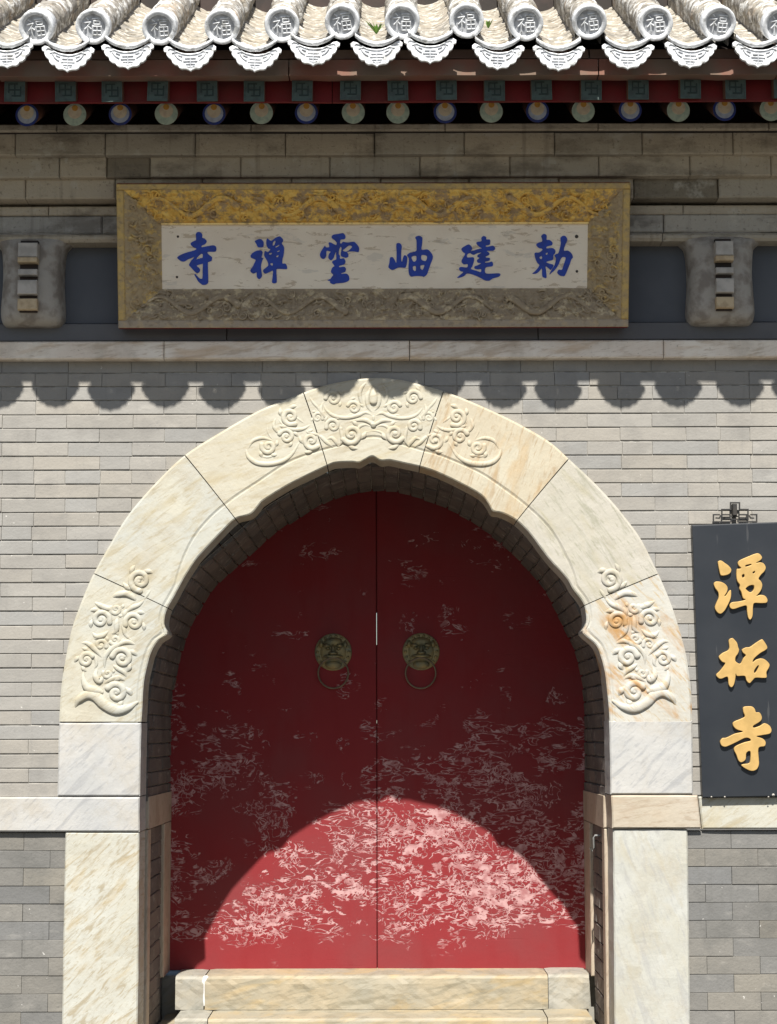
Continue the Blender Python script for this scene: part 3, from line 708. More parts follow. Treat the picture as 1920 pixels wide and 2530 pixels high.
# jambs
XL, XR = XX(345, 2040, YF), XX(1511, 2040, YF)
ZC1 = ZZ(1968.5, 0); ZC0 = ZZ(2050, 0)
for sgn, X, pxn in ((-1, XL, 0), (1, XR, 1)):
    Xv = vc[0].x if sgn < 0 else vc[-1].x
    def jbox(name, y0, y1, z0, z1, key, off=0., bev=.004, back_=.16):
        a, b = (Xv - back_, Xv + off) if sgn < 0 else (Xv - off, Xv + back_)
        g = G()
        g.box(min(a, b), max(a, b), y0, y1, z0, z1, key, bev); return g.build(name, vault)
    jbox('jamb_cap_stone', .202, YD - .002, ZC0 - .004, ZC1 - .004, 'marj', .004)
    jbox('jamb_post', .84, YD - .002, .50, ZC0 - .008, 'marj', .003)
    jbox('jamb_edge_stone', .202, .30, .0, ZC0 - .008, 'marj', .002)
    zt = ZC0 - .008; r_ = 0
    while zt > .28:
        zb = zt - PH; cuts = [.302, .302 + (.14 if r_ % 2 else .27), .302 + (.41 if r_ % 2 else .54 - .002)]
        if cuts[-1] < .838: cuts.append(.838)
        for a, b in zip(cuts[:-1], cuts[1:]):
            R = Matrix(((0, -1 if sgn < 0 else 1, 0), (1, 0, 0), (0, 0, 1)))
            me_ = random.choice(VM)
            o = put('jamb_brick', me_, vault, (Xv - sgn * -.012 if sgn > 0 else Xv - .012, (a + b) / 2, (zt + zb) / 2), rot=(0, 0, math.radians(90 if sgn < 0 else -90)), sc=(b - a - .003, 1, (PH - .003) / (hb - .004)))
        zt = zb; r_ += 1
    g = G(); a = Xv - .2 if sgn < 0 else Xv + .03; g.box(a, a + .17, .21, YD + .05, 0, ZC0 - .01, 'mortar'); g.build('jamb_core', vault)
# back return below the left post
g = G(); g.box(Xv - .3, Xv + .3, YD + .07, YD + .12, 0, .5, 'stepg')

# ------------------------------------------------------------------ doors
ZD0 = ZZ(2392, YD); ZD1 = max(p.z for p in vc) + .09
XS = XX(931, 1800, YD)
doors = []
for sgn, lab in ((-1, 'left red door leaf with peeling paint and a bronze lion ring'), (1, 'right red door leaf with peeling paint and a bronze lion ring')):
    x0, x1 = (-1.16, XS - .0015) if sgn < 0 else (XS + .0015, 1.04)
    d = thing('door_leaf', ((x0 + x1) / 2, YD, ZD0), lab, 'door', 'pair of red gate doors'); doors.append(d)
    # each leaf is made of wide upright boards, nearly flush
    nb = 4; xs = np.linspace(x0, x1, nb + 1)
    g = G(); g.box(x0, x1, YD, YD + .055, ZD0 - .008, ZD1, 'red', .003); g.build('door_panel', d)
    ex = (XS - .05, XS - .0024) if sgn < 0 else (XS + .0024, XS + .05)
    if sgn < 0:
        za, zb = ZZ(1592, YD), ZZ(1512, YD); zc_, zd_ = ZZ(1787, YD), ZZ(1779, YD)
        for q0, q1 in ((ZD0, zc_), (zd_, za), (zb, ZD1)):
            g = G(); g.box(XS - .04, XS + .02, YD + .057, YD + .075, q0, q1, 'redb'); g.build('rebate_strip', d)
    # knocker
    kx, ky = (823.5, 1611) if sgn < 0 else (1040.5, 1610)
    c = U(kx, ky, YD - .004); g = G()
    def dome(cx, cz, rx, rz, h, key='bronze', y0=0., n=20, e=.7, cosp=1.):
        rows = []
        for i in range(7):
            f = i / 6; rr = math.cos(f * math.pi / 2) ** cosp
            rows.append([(c.x + cx + rx * rr * math.cos(2 * math.pi * k / n), YD - y0 - h * math.sin(f * math.pi / 2) ** e, c.z + cz + rz * rr * math.sin(2 * math.pi * k / n)) for k in range(n + 1)])
        g.grid(rows, key, True, True)
    dome(0, 0, .090, .090, .010, n=36, e=.5, cosp=.35)
    dome(0, .0, .066, .074, .022, n=30)
    dome(0, .046, .048, .024, .036); dome(-.03, .03, .02, .012, .044); dome(.03, .03, .02, .012, .044)
    dome(-.026, .016, .012, .009, .045, n=14); dome(.026, .016, .012, .009, .045, n=14)
    dome(0, .012, .013, .026, .052); dome(0, -.006, .024, .012, .06); dome(0, -.022, .05, .013, .05)
    dome(-.058, .036, .012, .018, .03, n=12); dome(.058, .036, .012, .018, .03, n=12)
    for a in range(-60, 241, 20):
        if 235 < a % 360 < 305: continue
        dome(.075 * math.cos(math.radians(a)), .075 * math.sin(math.radians(a)), .009, .009, .016, n=10)
    dome(0, -.062, .042, .022, .03)
    g.build('knocker_plate', d)
    # ring
    g = G(); rows = []; rc = U(823.5 if sgn < 0 else 1039.5, 1663, YD - .03); R_, r_ = .0725, .0042
    for i in range(49):
        a = 2 * math.pi * i / 48; yy = YD - .014 - .028 * (.5 + .5 * math.sin(a))
        rows.append([(rc.x + (R_ + r_ * math.cos(b)) * math.cos(a), yy + r_ * math.sin(b), rc.z + (R_ + r_ * math.cos(b)) * math.sin(a)) for b in [2 * math.pi * k / 8 for k in range(9)]])
    g.grid(rows, 'bronzer', True, True); g.build('knocker_ring', d)

# ------------------------------------------------------------------ threshold and step
th = thing('door_threshold', (XX(930, 2400, .9), .95, .35), 'weathered stone threshold in three blocks under the doors', 'threshold')
def rough_block(name, x0, x1, y0, y1, z0, z1, key, parent, amp=.012, bev=.014):
    nx = max(3, int((x1 - x0) / .03)); g = G(); rows = []
    prof = [(y1, z1), (y0 + bev * 2.5, z1), (y0 + bev, z1 - bev * .2), (y0 + .002, z1 - bev)] + [(y0, z1 - bev - (z1 - z0 - bev) * k / 6) for k in range(1, 7)]
    for k in range(nx + 1):
        x = x0 + (x1 - x0) * k / nx; e = k in (0, nx)
        row = []
        for j, (y, z) in enumerate(prof):
            v = Vector((x * 1, y, z)); d = (mn.noise(v * 9) * .6 + mn.noise(v * 28) * .4) * amp
            row.append((x, y + (d if j > 1 else 0) + (.006 if e and j > 1 else 0), z + (d * .25 if 0 < j < 5 else 0) - (.003 if e and j < 4 else 0)))
        rows.append(row)
    g.grid(rows, key, False); sm = rows
    for r in (rows[0], rows[-1]):
        g.add(list(r) + [(r[0][0], y1, z0)], [tuple(range(len(r) + 1))], key)
    o = g.build(name, parent); bm = bmesh.new(); bm.from_mesh(o.data); bmesh.ops.recalc_face_normals(bm, faces=bm.faces); bm.to_mesh(o.data); bm.free(); return o
YT = .835; ZT1 = ZD0 - .0; ZT0 = ZZ(2494, YT)
xa, xb, xc, xd = XX(433, 2440, YT), XX(503, 2440, YT), XX(1354, 2440, YT), XX(1456, 2440, YT)
rough_block('threshold_stone', xa, xb, YT, YD + .2, ZT0, ZT1 - .002, 'stepg', th)
rough_block('threshold_stone', xb + .006, xc, YT - .004, YD + .2, ZT0, ZT1 - .001, 'step', th)
rough_block('threshold_stone', xc + .003, xd, YT, YD + .2, ZT0, ZT1 + .001, 'stepg', th)
g = G()
sweep(g, [(xb + .003, ZT0 + .02, .004), (xb + .001, ZT0 + .07, .006), (xb - .002, ZT1 - .05, .009), (xb + .006, ZT1 - .015, .012), (xb + .014, ZT1 - .008, .008)], lambda a, b, h: (a, YT - h + .006, b), 'seam', hmax=.01)
g.build('lime_seam', th)
g = G(); g.box(XL - .02, xa - .001, YD - .03, YD + .15, .1, ZT1 - .03, 'stepg'); g.build('side_filler_stone', th)
g = G(); g.box(xd + .001, XR + .02, YD - .16, YD + .15, .1, ZT1 - .01, 'stepg'); g.build('side_filler_stone', th)
stp = thing('gate_step', (XX(930, 2500, .6), .6, 0), 'worn buff stone step below the door threshold', 'step')
Y2 = .56; Z2 = ZT0 - .001; Z3 = Z2 - .045
rough_block('step_slab', XX(420, 2510, Y2) + .02, XX(512, 2510, Y2), Y2, YD, Z3, Z2, 'stepg', stp, .004, .008)
rough_block('step_slab', XX(512, 2510, Y2) + .004, XX(1352, 2510, Y2), Y2 - .006, YD, Z3, Z2 - .001, 'step', stp, .004, .008)
rough_block('step_slab', XX(1352, 2510, Y2) + .004, XX(1464, 2510, Y2), Y2, YD, Z3, Z2 + .001, 'step', stp, .004, .008)
rough_block('step_base', XL + .004, XR - .004, .05, YD, .0, Z3 - .002, 'step', stp, .004, .01)

# ------------------------------------------------------------------ eave and roof
roof = thing('tiled_eave_roof', (0, -.2, 4.1), 'grey tiled eave with whitewashed round end tiles over painted rafters', 'roof')
RL = -3.1; RR = 3.1
def board(name, px0, px1, py0, py1, Y, th_, key, tilt=0.):
    z1, z0 = ZZ(py0, Y, 960), ZZ(py1, Y, 960)
    x0, x1 = XX(px0, 200, Y), XX(px1, 200, Y); g = G(); n = 16; rows = []
    for k in range(n + 1):
        x = x0 + (x1 - x0) * k / n; j = mn.noise(Vector((x * 5, 1, 2))) * .002; j2 = mn.noise(Vector((x * 7, 5, 2))) * .003
        rows.append([(x, Y + th_, z1 + j), (x, Y + tilt, z1 + j), (x, Y, z0 + j2), (x, Y + th_, z0 + j2)])
    g.grid(rows, key, False)
    for r in (rows[0], rows[-1]): g.add(r, [(0, 1, 2, 3)], key)
    o = g.build(name, roof); bm = bmesh.new(); bm.from_mesh(o.data); bmesh.ops.recalc_face_normals(bm, faces=bm.faces); bm.to_mesh(o.data); bm.free()
for a, b in ((-980, -8), (-5, 712), (715, 1478), (1481, 1921), (1924, 2900)): board('fascia_board', a, b, 146, 186, -.835, .07, 'fascia', .006)
for a, b in ((-980, 222), (226, 905), (909, 1455), (1459, 2900)): board('tile_seat_board', a, b, 121, 145, -.822, .06, 'fasciad', .01)
for a, b in ((-980, 820), (822, 2900)): board('eave_back_board', a, b, 183, 251, -.715, .02, 'redb')
SA = math.radians(23)
zdk = ZZ(150, -.76)
g = G(); dy = 3.2; g.prism([(-.77, zdk - .0), (-.77 + dy, zdk + math.tan(SA) * dy), (-.77 + dy, zdk + math.tan(SA) * dy + .06), (-.77, zdk + .04)], RL, RR, 'dark'); g.build('roof_deck', roof)
# flying rafters with green painted ends
SQ = [37, 162, 277, 390, 512, 628, 747, 866, 983, 1103, 1222, 1338, 1461, 1577, 1706, 1817, 1937]
W_ = .084; YFR = -.765; H_ = ZZ(192, YFR) - ZZ(250, YFR)
g = G(); sl = math.tan(math.radians(21))
vs = [(-W_ / 2, 0, -H_ / 2), (W_ / 2, 0, -H_ / 2), (W_ / 2, 0, H_ / 2), (-W_ / 2, 0, H_ / 2)]; vs += [(x, .55, z + .55 * sl) for x, y, z in vs]
g.add(vs, [(0, 1, 5, 4), (1, 2, 6, 5), (2, 3, 7, 6), (3, 0, 4, 7), (4, 5, 6, 7), (0, 3, 2, 1)], 'raft'); FR = g.mesh('flying_rafter')
g = G(); a, b = W_ / 2 - .001, H_ / 2 - .001
g.box(-a, a, -.004, -.0005, -b, b, 'green')
bw = .0042
for (x0, x1, z0, z1) in ((-a, a, b - bw, b), (-a, a, -b, -b + bw), (-a, -a + bw, -b + bw, b - bw), (a - bw, a, -b + bw, b - bw),
                         (-.026, .012, .022, .027), (-.026, -.021, -.012, .022), (-.012, .026, -.027, -.022), (.021, .026, -.022, .014), (-.0025, .0025, -.022, .022), (-.021, -.0025, -.0025, .0025), (.0025, .021, -.0025, .0025)):
    g.box(x0, x1, -.0068, -.0038, z0, z1, 'greend' if abs(x0) < .03 and abs(z0) < .03 else 'green')
FE = g.mesh('painted_end')
for i, px in enumerate([-330, -212, -94] + SQ + [2054, 2172, 2290]):
    p = U(px, 221 - (px - 37) * .0042 + 3, YFR); o = put('flying_rafter', FR, roof, p + Vector((0, 0, random.uniform(-.003, .003))), rot=(0, random.uniform(-.03, .03), random.uniform(-.02, .02)))
    e = bpy.data.objects.new('painted_end', FE); COL.objects.link(e); e.parent = o
# round rafters
CIRC = [(67, 'b'), (185, 'g'), (297, 'b'), (411, 'g'), (529, 'b'), (646, 'g'), (757, 'b'), (873, 'g'), (983, 'g'), (1100, 'b'), (1214, 'g'), (1328, 'b'), (1441, 'g'), (1557, 'b'), (1676, 'g'), (1790, 'b'), (1905, 'g')]
CIRC = [(67 - 116 * k, 'gb'[k % 2 == 0]) for k in (3, 2, 1)] + CIRC + [(1905 + 116 * k, 'bg'[k % 2 == 0]) for k in (1, 2, 3)]
RR_ = 29.5 * 8.32 / FPX; YR = -.42
g = G(); n = 28; s2 = math.tan(math.radians(24)); rows = [[(RR_ * math.cos(2 * math.pi * k / n), y, RR_ * math.sin(2 * math.pi * k / n) + y * s2) for k in range(n + 1)] for y in (0, .7)]
g.grid(rows, 'raft', True, True); g.add([rows[0][k] for k in range(n)], [tuple(range(n))], 'raft'); RM = g.mesh('rafter')
def disc_end(c_out, c_mid):
    g = G()
    def dsc(cz, r, y, key, n=28):
        a = [(r * math.cos(2 * math.pi * k / n), y, cz + r * math.sin(2 * math.pi * k / n)) for k in range(n)]
        b = [(x, y + .0016, z) for x, _, z in a]; g.add(a + b, [tuple(range(n))] + [(k, k + n, (k + 1) % n + n, (k + 1) % n) for k in range(n)], key)
    R = RR_ * .985
    dsc(0, R, -.002, c_out); dsc(R * .02, R * .80, -.0038, c_mid); dsc(R * .22, R * .6, -.0056, 'pcream'); dsc(R * .56, R * .26, -.0074, 'ppearl', 18)
    return g.mesh('painted_end')
DE = {'b': disc_end('pblue', 'ppale'), 'g': disc_end('pmint', 'pmint')}
for px, k in CIRC:
    p = U(px, 284 - (px - 67) * .0072 + random.uniform(-1, 1), YR); o = put('rafter', RM, roof, p)
    e = bpy.data.objects.new('painted_end', DE[k]); COL.objects.link(e); e.parent = o; e.rotation_euler = (0, random.uniform(-.06, .06), 0)
# tiles
SLP = math.radians(27); dr = Vector((0, math.cos(SLP), math.sin(SLP))); up = Vector((0, -math.sin(SLP), math.cos(SLP)))
DISC = [(91, 67), (231, 65), (395, 67), (549, 65), (697, 61), (846, 53), (994, 53), (1153, 51), (1299, 57), (1456, 53), (1619, 57), (1774, 57), (1924, 61)]
TIP = [(17, 168), (166, 177), (316, 170), (471, 175), (629, 177), (773, 162), (932, 164), (1063, 156), (1229, 172), (1380, 175), (1551, 171), (1705, 168), (1873, 166)]
DL = [(91 - 152 * k, 66) for k in range(8, 0, -1)]; DRr = [(1924 + 152 * k, 58) for k in range(1, 9)]
TL_ = [(17 - 152 * k, 170) for k in range(7, 0, -1)]; TRr = [(1873 + 152 * k, 168) for k in range(1, 9)]
RD = .0685
def T(p, x, a, b): return p + Vector((x, 0, 0)) + dr * a + up * b    # a along the slope, b off it
# a cover tile (half round, with a narrow collar)
def cover_mesh(seed):
    rnd = random.Random(seed); g = G(); rows = []; o = Vector((0, 0, 0)); Lc = .235
    for a, r in ((-.012, .054), (-.012, .062), (.0, .069), (.026, .068), (.036, .0625), (Lc * .6, .0615), (Lc, .0605)):
        row = []
        for k in range(17):
            th_ = math.radians(-25 + 230 * k / 16); rr = r + rnd.uniform(-.0012, .0012)
            row.append(T(o, rr * math.cos(th_), a, rr * math.sin(th_)))
        rows.append(row)
    g.grid(rows, 'tile'); return g.mesh('cover_tile')
CM = [cover_mesh(i) for i in range(6)]
# one concave pan tile
def pan_mesh(seed, key='pan'):
    rnd = random.Random(seed); g = G(); o = Vector((0, 0, 0)); rows = []
    for a, b in ((.13, -.004), (.0, 0), (-.003, .017), (.13, .012)):
        row = []
        for k in range(11):
            f = k / 10 * 2 - 1; x = f * .088; row.append(T(o, x + rnd.uniform(-.001, .001), a + rnd.uniform(-.004, .004) * (a < .05), b + .036 * f * f - .036 + rnd.uniform(-.0012, .0012)))
        rows.append(row)
    g.grid(rows + [rows[0]], key); return g.mesh('pan_tile')
PMh = [pan_mesh(i) for i in range(8)]; PME = pan_mesh(77, 'silver')
FU = [[(.15, .95), (.25, .85)], [(.03, .71), (.38, .74)], [(.36, .72), (.22, .52), (.05, .36)], [(.22, .55), (.22, .02)], [(.27, .5), (.38, .38)],
      [(.48, .93), (.97, .93)], [(.56, .81), (.9, .81), (.9, .63), (.56, .63), (.56, .81)], [(.5, .52), (.96, .52), (.96, .05), (.5, .05), (.5, .52)], [(.5, .28), (.96, .28)], [(.73, .5), (.73, .05)]]
def endcap_mesh(seed):
    """round end tile with a raised rim and the raised blessing character"""
    rnd = random.Random(seed); g = G(); n = 40; o = Vector((0, 0, 0)); rows = []
    for r, a in ((RD * .93, .03), (RD, .028), (RD * 1.005, -.014), (RD * .985, -.021), (RD * .93, -.023), (RD * .74, -.021), (RD * .70, -.012)):
        rows.append([T(o, r * math.cos(2 * math.pi * k / n) + rnd.uniform(-.0007, .0007), a, r * math.sin(2 * math.pi * k / n) + rnd.uniform(-.0007, .0007)) for k in range(n)])
    rows = [r + [r[0]] for r in rows]; g.grid(rows, 'silver')
    g.add([p for p in rows[-1][:-1]], [tuple(range(n))], 'silverd')
    tw = rnd.uniform(-.12, .12); ct, st_ = math.cos(tw), math.sin(tw); sz = RD * 1.04
    for s in FU:
        for q0, q1 in zip(s[:-1], s[1:]):
            def w(u, v, wd):
                x, z = (u - .5) * sz, (v - .5) * sz; return (x * ct - z * st_, x * st_ + z * ct, wd)
            pts = [w(*q0, .0035), w((q0[0] + q1[0]) / 2, (q0[1] + q1[1]) / 2, .0032), w(*q1, .0033)]
            sweep(g, pts, lambda a_, b_, h: T(o, a_, -.011 - h, b_), 'silver', hk=1.8, hmax=.006, n=2, seg=5)
    # collar behind the rim
    rows = [[T(o, r * math.cos(2 * math.pi * k / n), a, r * math.sin(2 * math.pi * k / n)) for k in range(n + 1)] for r, a in ((RD * .95, .02), (RD * .93, .09), (RD * .86, .09))]
    g.grid(rows, 'silver'); return g.mesh('end_tile')
EC = [endcap_mesh(i) for i in range(5)]
def drip_mesh(seed):
    rnd = random.Random(seed); g = G(); k_ = 7.8 / FPX * 1.04
    hf = [(0, 0), (5, -4), (12, -6), (21, -6), (27, -9), (30, -15), (38, -17), (44, -22), (46, -30), (53, -35), (57, -42), (57, -48), (63, -51), (64, -58), (57, -63), (48, -61)]
    top = [(48, -61), (38, -53), (25, -47), (12, -44), (0, -43)]
    right = [(x, -y) for x, y in hf + top[1:]]; left = [(-x, y) for x, y in right[::-1]]
    out = right + left[1:-1]
    out = [(x * k_ + rnd.uniform(-.0008, .0008), z * k_ + rnd.uniform(-.0008, .0008)) for x, z in out]
    N = len(out); cz = 28 * k_
    def P3(x, z, y): return (x, y - z * .03, z)
    f = [P3(x, z, 0) for x, z in out]
    ins = [P3(x * .86, cz + (z - cz) * .84, -.001) for x, z in out]; ins2 = [P3(x * .82, cz + (z - cz) * .79, .004) for x, z in out]; bk = [P3(x, z, .016) for x, z in out]
    g.grid([f + [f[0]], bk + [bk[0]]], 'silver', False); g.grid([f + [f[0]], ins + [ins[0]], ins2 + [ins2[0]]], 'silver', False, True)
    g.add(ins2, [tuple(range(N))], 'silver'); g.add(bk, [tuple(range(N))], 'tile')
    fn = lambda a, b, h: P3(a, b, .004 - h)
    S_ = [[(-.02, .052), (.02, .052)], [(-.026, .040), (.026, .040)], [(0, .058), (0, .014)], [(-.017, .029), (.017, .029)], [(-.014, .02), (-.006, .016)], [(.006, .016), (.014, .02)],
          [(-.06, .07), (-.05, .055), (-.035, .045)], [(.06, .07), (.05, .055), (.035, .045)], [(-.07, .075), (-.055, .078)], [(.07, .075), (.055, .078)], [(-.045, .065), (-.032, .06)], [(.045, .065), (.032, .06)]]
    for s in S_: sweep(g, [(a, b, .0028) for a, b in s], fn, 'silver' if rnd.random() < .5 else 'silverd', hk=1.6, hmax=.005, n=3, seg=5)
    return g.mesh('drip_tile')
DM = [drip_mesh(i) for i in range(5)]
YE = -.925
nfar = G()
def join_into(g, me, M_):
    mats = [next(k for k, v in MB.items() if v == m_) for m_ in me.materials]
    base = len(g.v); g.v.extend([tuple(M_ @ v.co) for v in me.vertices])
    for p in me.polygons: g.f.append(tuple(base + i for i in p.vertices)); g.mi.append(g.mat(mats[p.material_index])); g.sm.append(p.use_smooth)
for i, (px, py) in enumerate(DL + DISC + DRr):
    p = U(px, py + (0 if -60 < px < 1990 else -3), YE)
    far = px < -80 or px > 2000
    rx, rz = random.uniform(-.05, .05), random.uniform(-.07, .07)
    items = [('end_tile', EC[i % 5], p, (rx, 0, rz))]
    for k in range(9): items.append(('cover_tile', random.choice(CM), p + dr * (.05 + .235 * k) + Vector((random.uniform(-.004, .004), 0, random.uniform(-.003, .003))), (random.uniform(-.012, .012), 0, random.uniform(-.012, .012))))
    for j, (nm, me_, q, r_) in enumerate(items):
        if far or j > 4: join_into(nfar, me_, Matrix.LocRotScale(q, Matrix(((1, 0, 0), (0, 1, 0), (0, 0, 1))).to_euler(), None))
        else: put(nm, me_, roof, q, rot=r_)
for i, (px, py) in enumerate(TL_ + TIP + TRr):
    far = px < -80 or px > 2000; p = U(px, py, -.925)
    rot = (0, random.uniform(-.05, .05), random.uniform(-.04, .04))
    if far: join_into(nfar, DM[i % 5], Matrix.Translation(p))
    else: put('drip_tile', DM[i % 5], roof, p, rot=rot)
    e0 = p + Vector((0, -.012, 46 * 7.8 / FPX * 1.04 + .033))
    for k in range(34):
        q = e0 + dr * (.038 * k + (0.0 if k == 0 else random.uniform(-.006, .006))) + Vector((random.uniform(-.004, .004) * (k > 0), 0, .006 + .0 * k))
        me_ = PME if k == 0 else random.choice(PMh); r_ = (random.uniform(-.03, .03), random.uniform(-.06, .06), random.uniform(-.03, .03)) if k else (0, 0, 0)
        if far or k > 14: join_into(nfar, me_, Matrix.Translation(q))
        else: put('pan_tile', me_, roof, q, rot=r_)
nfar.build('upper_tiles', roof, kind='stuff')
# mortar bed that fills the gaps between the rows
g = G(); zb_ = U(960, 70, YE)
y0 = -.80; L = 2.4
a = Vector((0, y0, zb_.z - .075)); b = a + dr * L
g.prism([(a.y, a.z), (b.y, b.z), (b.y, b.z - .05), (a.y, a.z - .04)], RL, RR, 'tile'); g.build('tile_bedding', roof)
ROWX = [U(px, py, YE) for px, py in DL + DISC + DRr]
g = G()
for p in ROWX:
    q0 = p + dr * .03; rows = []
    for a in (0, 2.0):
        rows.append([T(q0, x, a, b_) for x, b_ in ((-.050, -.095), (-.056, -.02), (-.03, .0), (.03, 0), (.056, -.02), (.050, -.095))])
    g.grid(rows, 'tile', False)
g.build('row_mortar', roof, kind='stuff')

# weeds on the roof
def weed(px, py, Y, nl, size, label):
    p = U(px, py, Y); t_ = thing('roof_weed', p, label, 'weed', 'weeds rooted between the roof tiles')
    for i in range(nl):
        a = random.uniform(0, 2 * math.pi); ln = size * random.uniform(.6, 1.1); lean = random.uniform(.2, .8); wd = ln * .16
        g = G(); rows = []
        for k in range(6):
            f = k / 5; c = p + Vector((math.cos(a) * ln * f * lean, math.sin(a) * ln * f * lean * .5 - .02 * f, ln * (f - .4 * f * f * lean)))
            w_ = wd * math.sin(math.pi * (.12 + .88 * f)) + .0006; s_ = Vector((-math.sin(a), math.cos(a) * .4, 0)) * w_
            rows.append([c - s_, c + Vector((0, -.002, .002)), c + s_])
        g.grid(rows, 'leaf'); g.build('leaf', t_)
weed(930, 84, -.9, 12, .055, 'small green weed between two roof tiles near the middle of the eave')
weed(1207, 70, -.9, 6, .036, 'tiny bright green sprig between roof tiles right of the larger weed')

# ------------------------------------------------------------------ the blue lettered plaque
pb, pt_ = U(925, 808.5, -.13), U(925, 452.5, -.27)
tv = (pt_ - pb).normalized(); sv = Vector((1, 0, 0)); nv = sv.cross(tv).normalized()
plq = thing('name_plaque', pb + Vector((0, .1, 0)), 'gilt framed plaque with six blue characters hung above the arch', 'plaque')
def loc(px, py, off=0.):
    q = UP(px, py, pb + nv * off, nv) - pb; return q.dot(sv), q.dot(tv)
def PW(s, t_, n_): return pb + sv * s + tv * t_ + nv * n_
RECESS = -.065
c4 = [loc(287, 454), loc(1557, 451), loc(1552, 807), loc(292, 811)]
oL, oR = (c4[0][0] + c4[3][0]) / 2, (c4[1][0] + c4[2][0]) / 2; oT, oB = (c4[0][1] + c4[1][1]) / 2, (c4[2][1] + c4[3][1]) / 2
i4 = [loc(397, 553, RECESS), loc(1452, 551, RECESS), loc(1450, 712, RECESS), loc(402, 714, RECESS)]
iL, iR = (i4[0][0] + i4[3][0]) / 2, (i4[1][0] + i4[2][0]) / 2; iT, iB = (i4[0][1] + i4[1][1]) / 2, (i4[2][1] + i4[3][1]) / 2
rw = .032
rL, rR, rT, rB = oL + rw, oR - rw, oT - rw * .85, oB + rw
tilt_f = Matrix(((sv.x, tv.x, nv.x, pb.x), (sv.y, tv.y, nv.y, pb.y), (sv.z, tv.z, nv.z, pb.z), (0, 0, 0, 1)))
def pbox(g, s0, s1, t0, t1, n0, n1, key):
    vs = [PW(s_, t_, n_) for s_ in (s0, s1) for t_ in (t0, t1) for n_ in (n0, n1)]
    g.add(vs, [(0, 1, 3, 2), (4, 6, 7, 5), (0, 4, 5, 1), (2, 3, 7, 6), (0, 2, 6, 4), (1, 5, 7, 3)], key)
g = G(); pbox(g, oL + .003, oR - .003, oB - .004, oT + .003, -.10, -.012, 'redside'); o = g.build('backing_box', plq)
# the backing box is hollow in front of the panel: it stops behind the recess
for v in o.data.vertices:
    pass
o.data.clear_geometry()
g = G()
for s0, s1, t0, t1 in ((oL + .003, oR - .003, oB - .005, rB - .01), (oL + .003, oR - .003, rT + .01, oT + .003), (oL + .003, rL - .01, rB - .01, rT + .01), (rR + .01, oR - .003, rB - .01, rT + .01)):
    pbox(g, s0, s1, t0, t1, -.10, -.004, 'redside')
pbox(g, rL - .01, rR + .01, rB - .01, rT + .01, -.10, -.085, 'redside')
cen = Vector(np.mean(np.array(g.v), 0)); bpy.data.objects.remove(o); g.build('backing_box', plq)
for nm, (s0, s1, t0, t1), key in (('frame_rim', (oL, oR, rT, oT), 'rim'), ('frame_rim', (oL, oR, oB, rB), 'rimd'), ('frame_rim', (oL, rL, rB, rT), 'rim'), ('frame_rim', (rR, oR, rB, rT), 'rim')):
    g = G(); b = .004
    ring = lambda e, n_: [PW(s0 + e, t0 + e, n_), PW(s1 - e, t0 + e, n_), PW(s1 - e, t1 - e, n_), PW(s0 + e, t1 - e, n_)]
    A, B, C_ = ring(0, -.004), ring(0, .002), ring(b, .006)
    g.grid([A + [A[0]], B + [B[0]], C_ + [C_[0]]], key, False); g.add(C_, [(0, 1, 2, 3)], key); g.build(nm, plq)
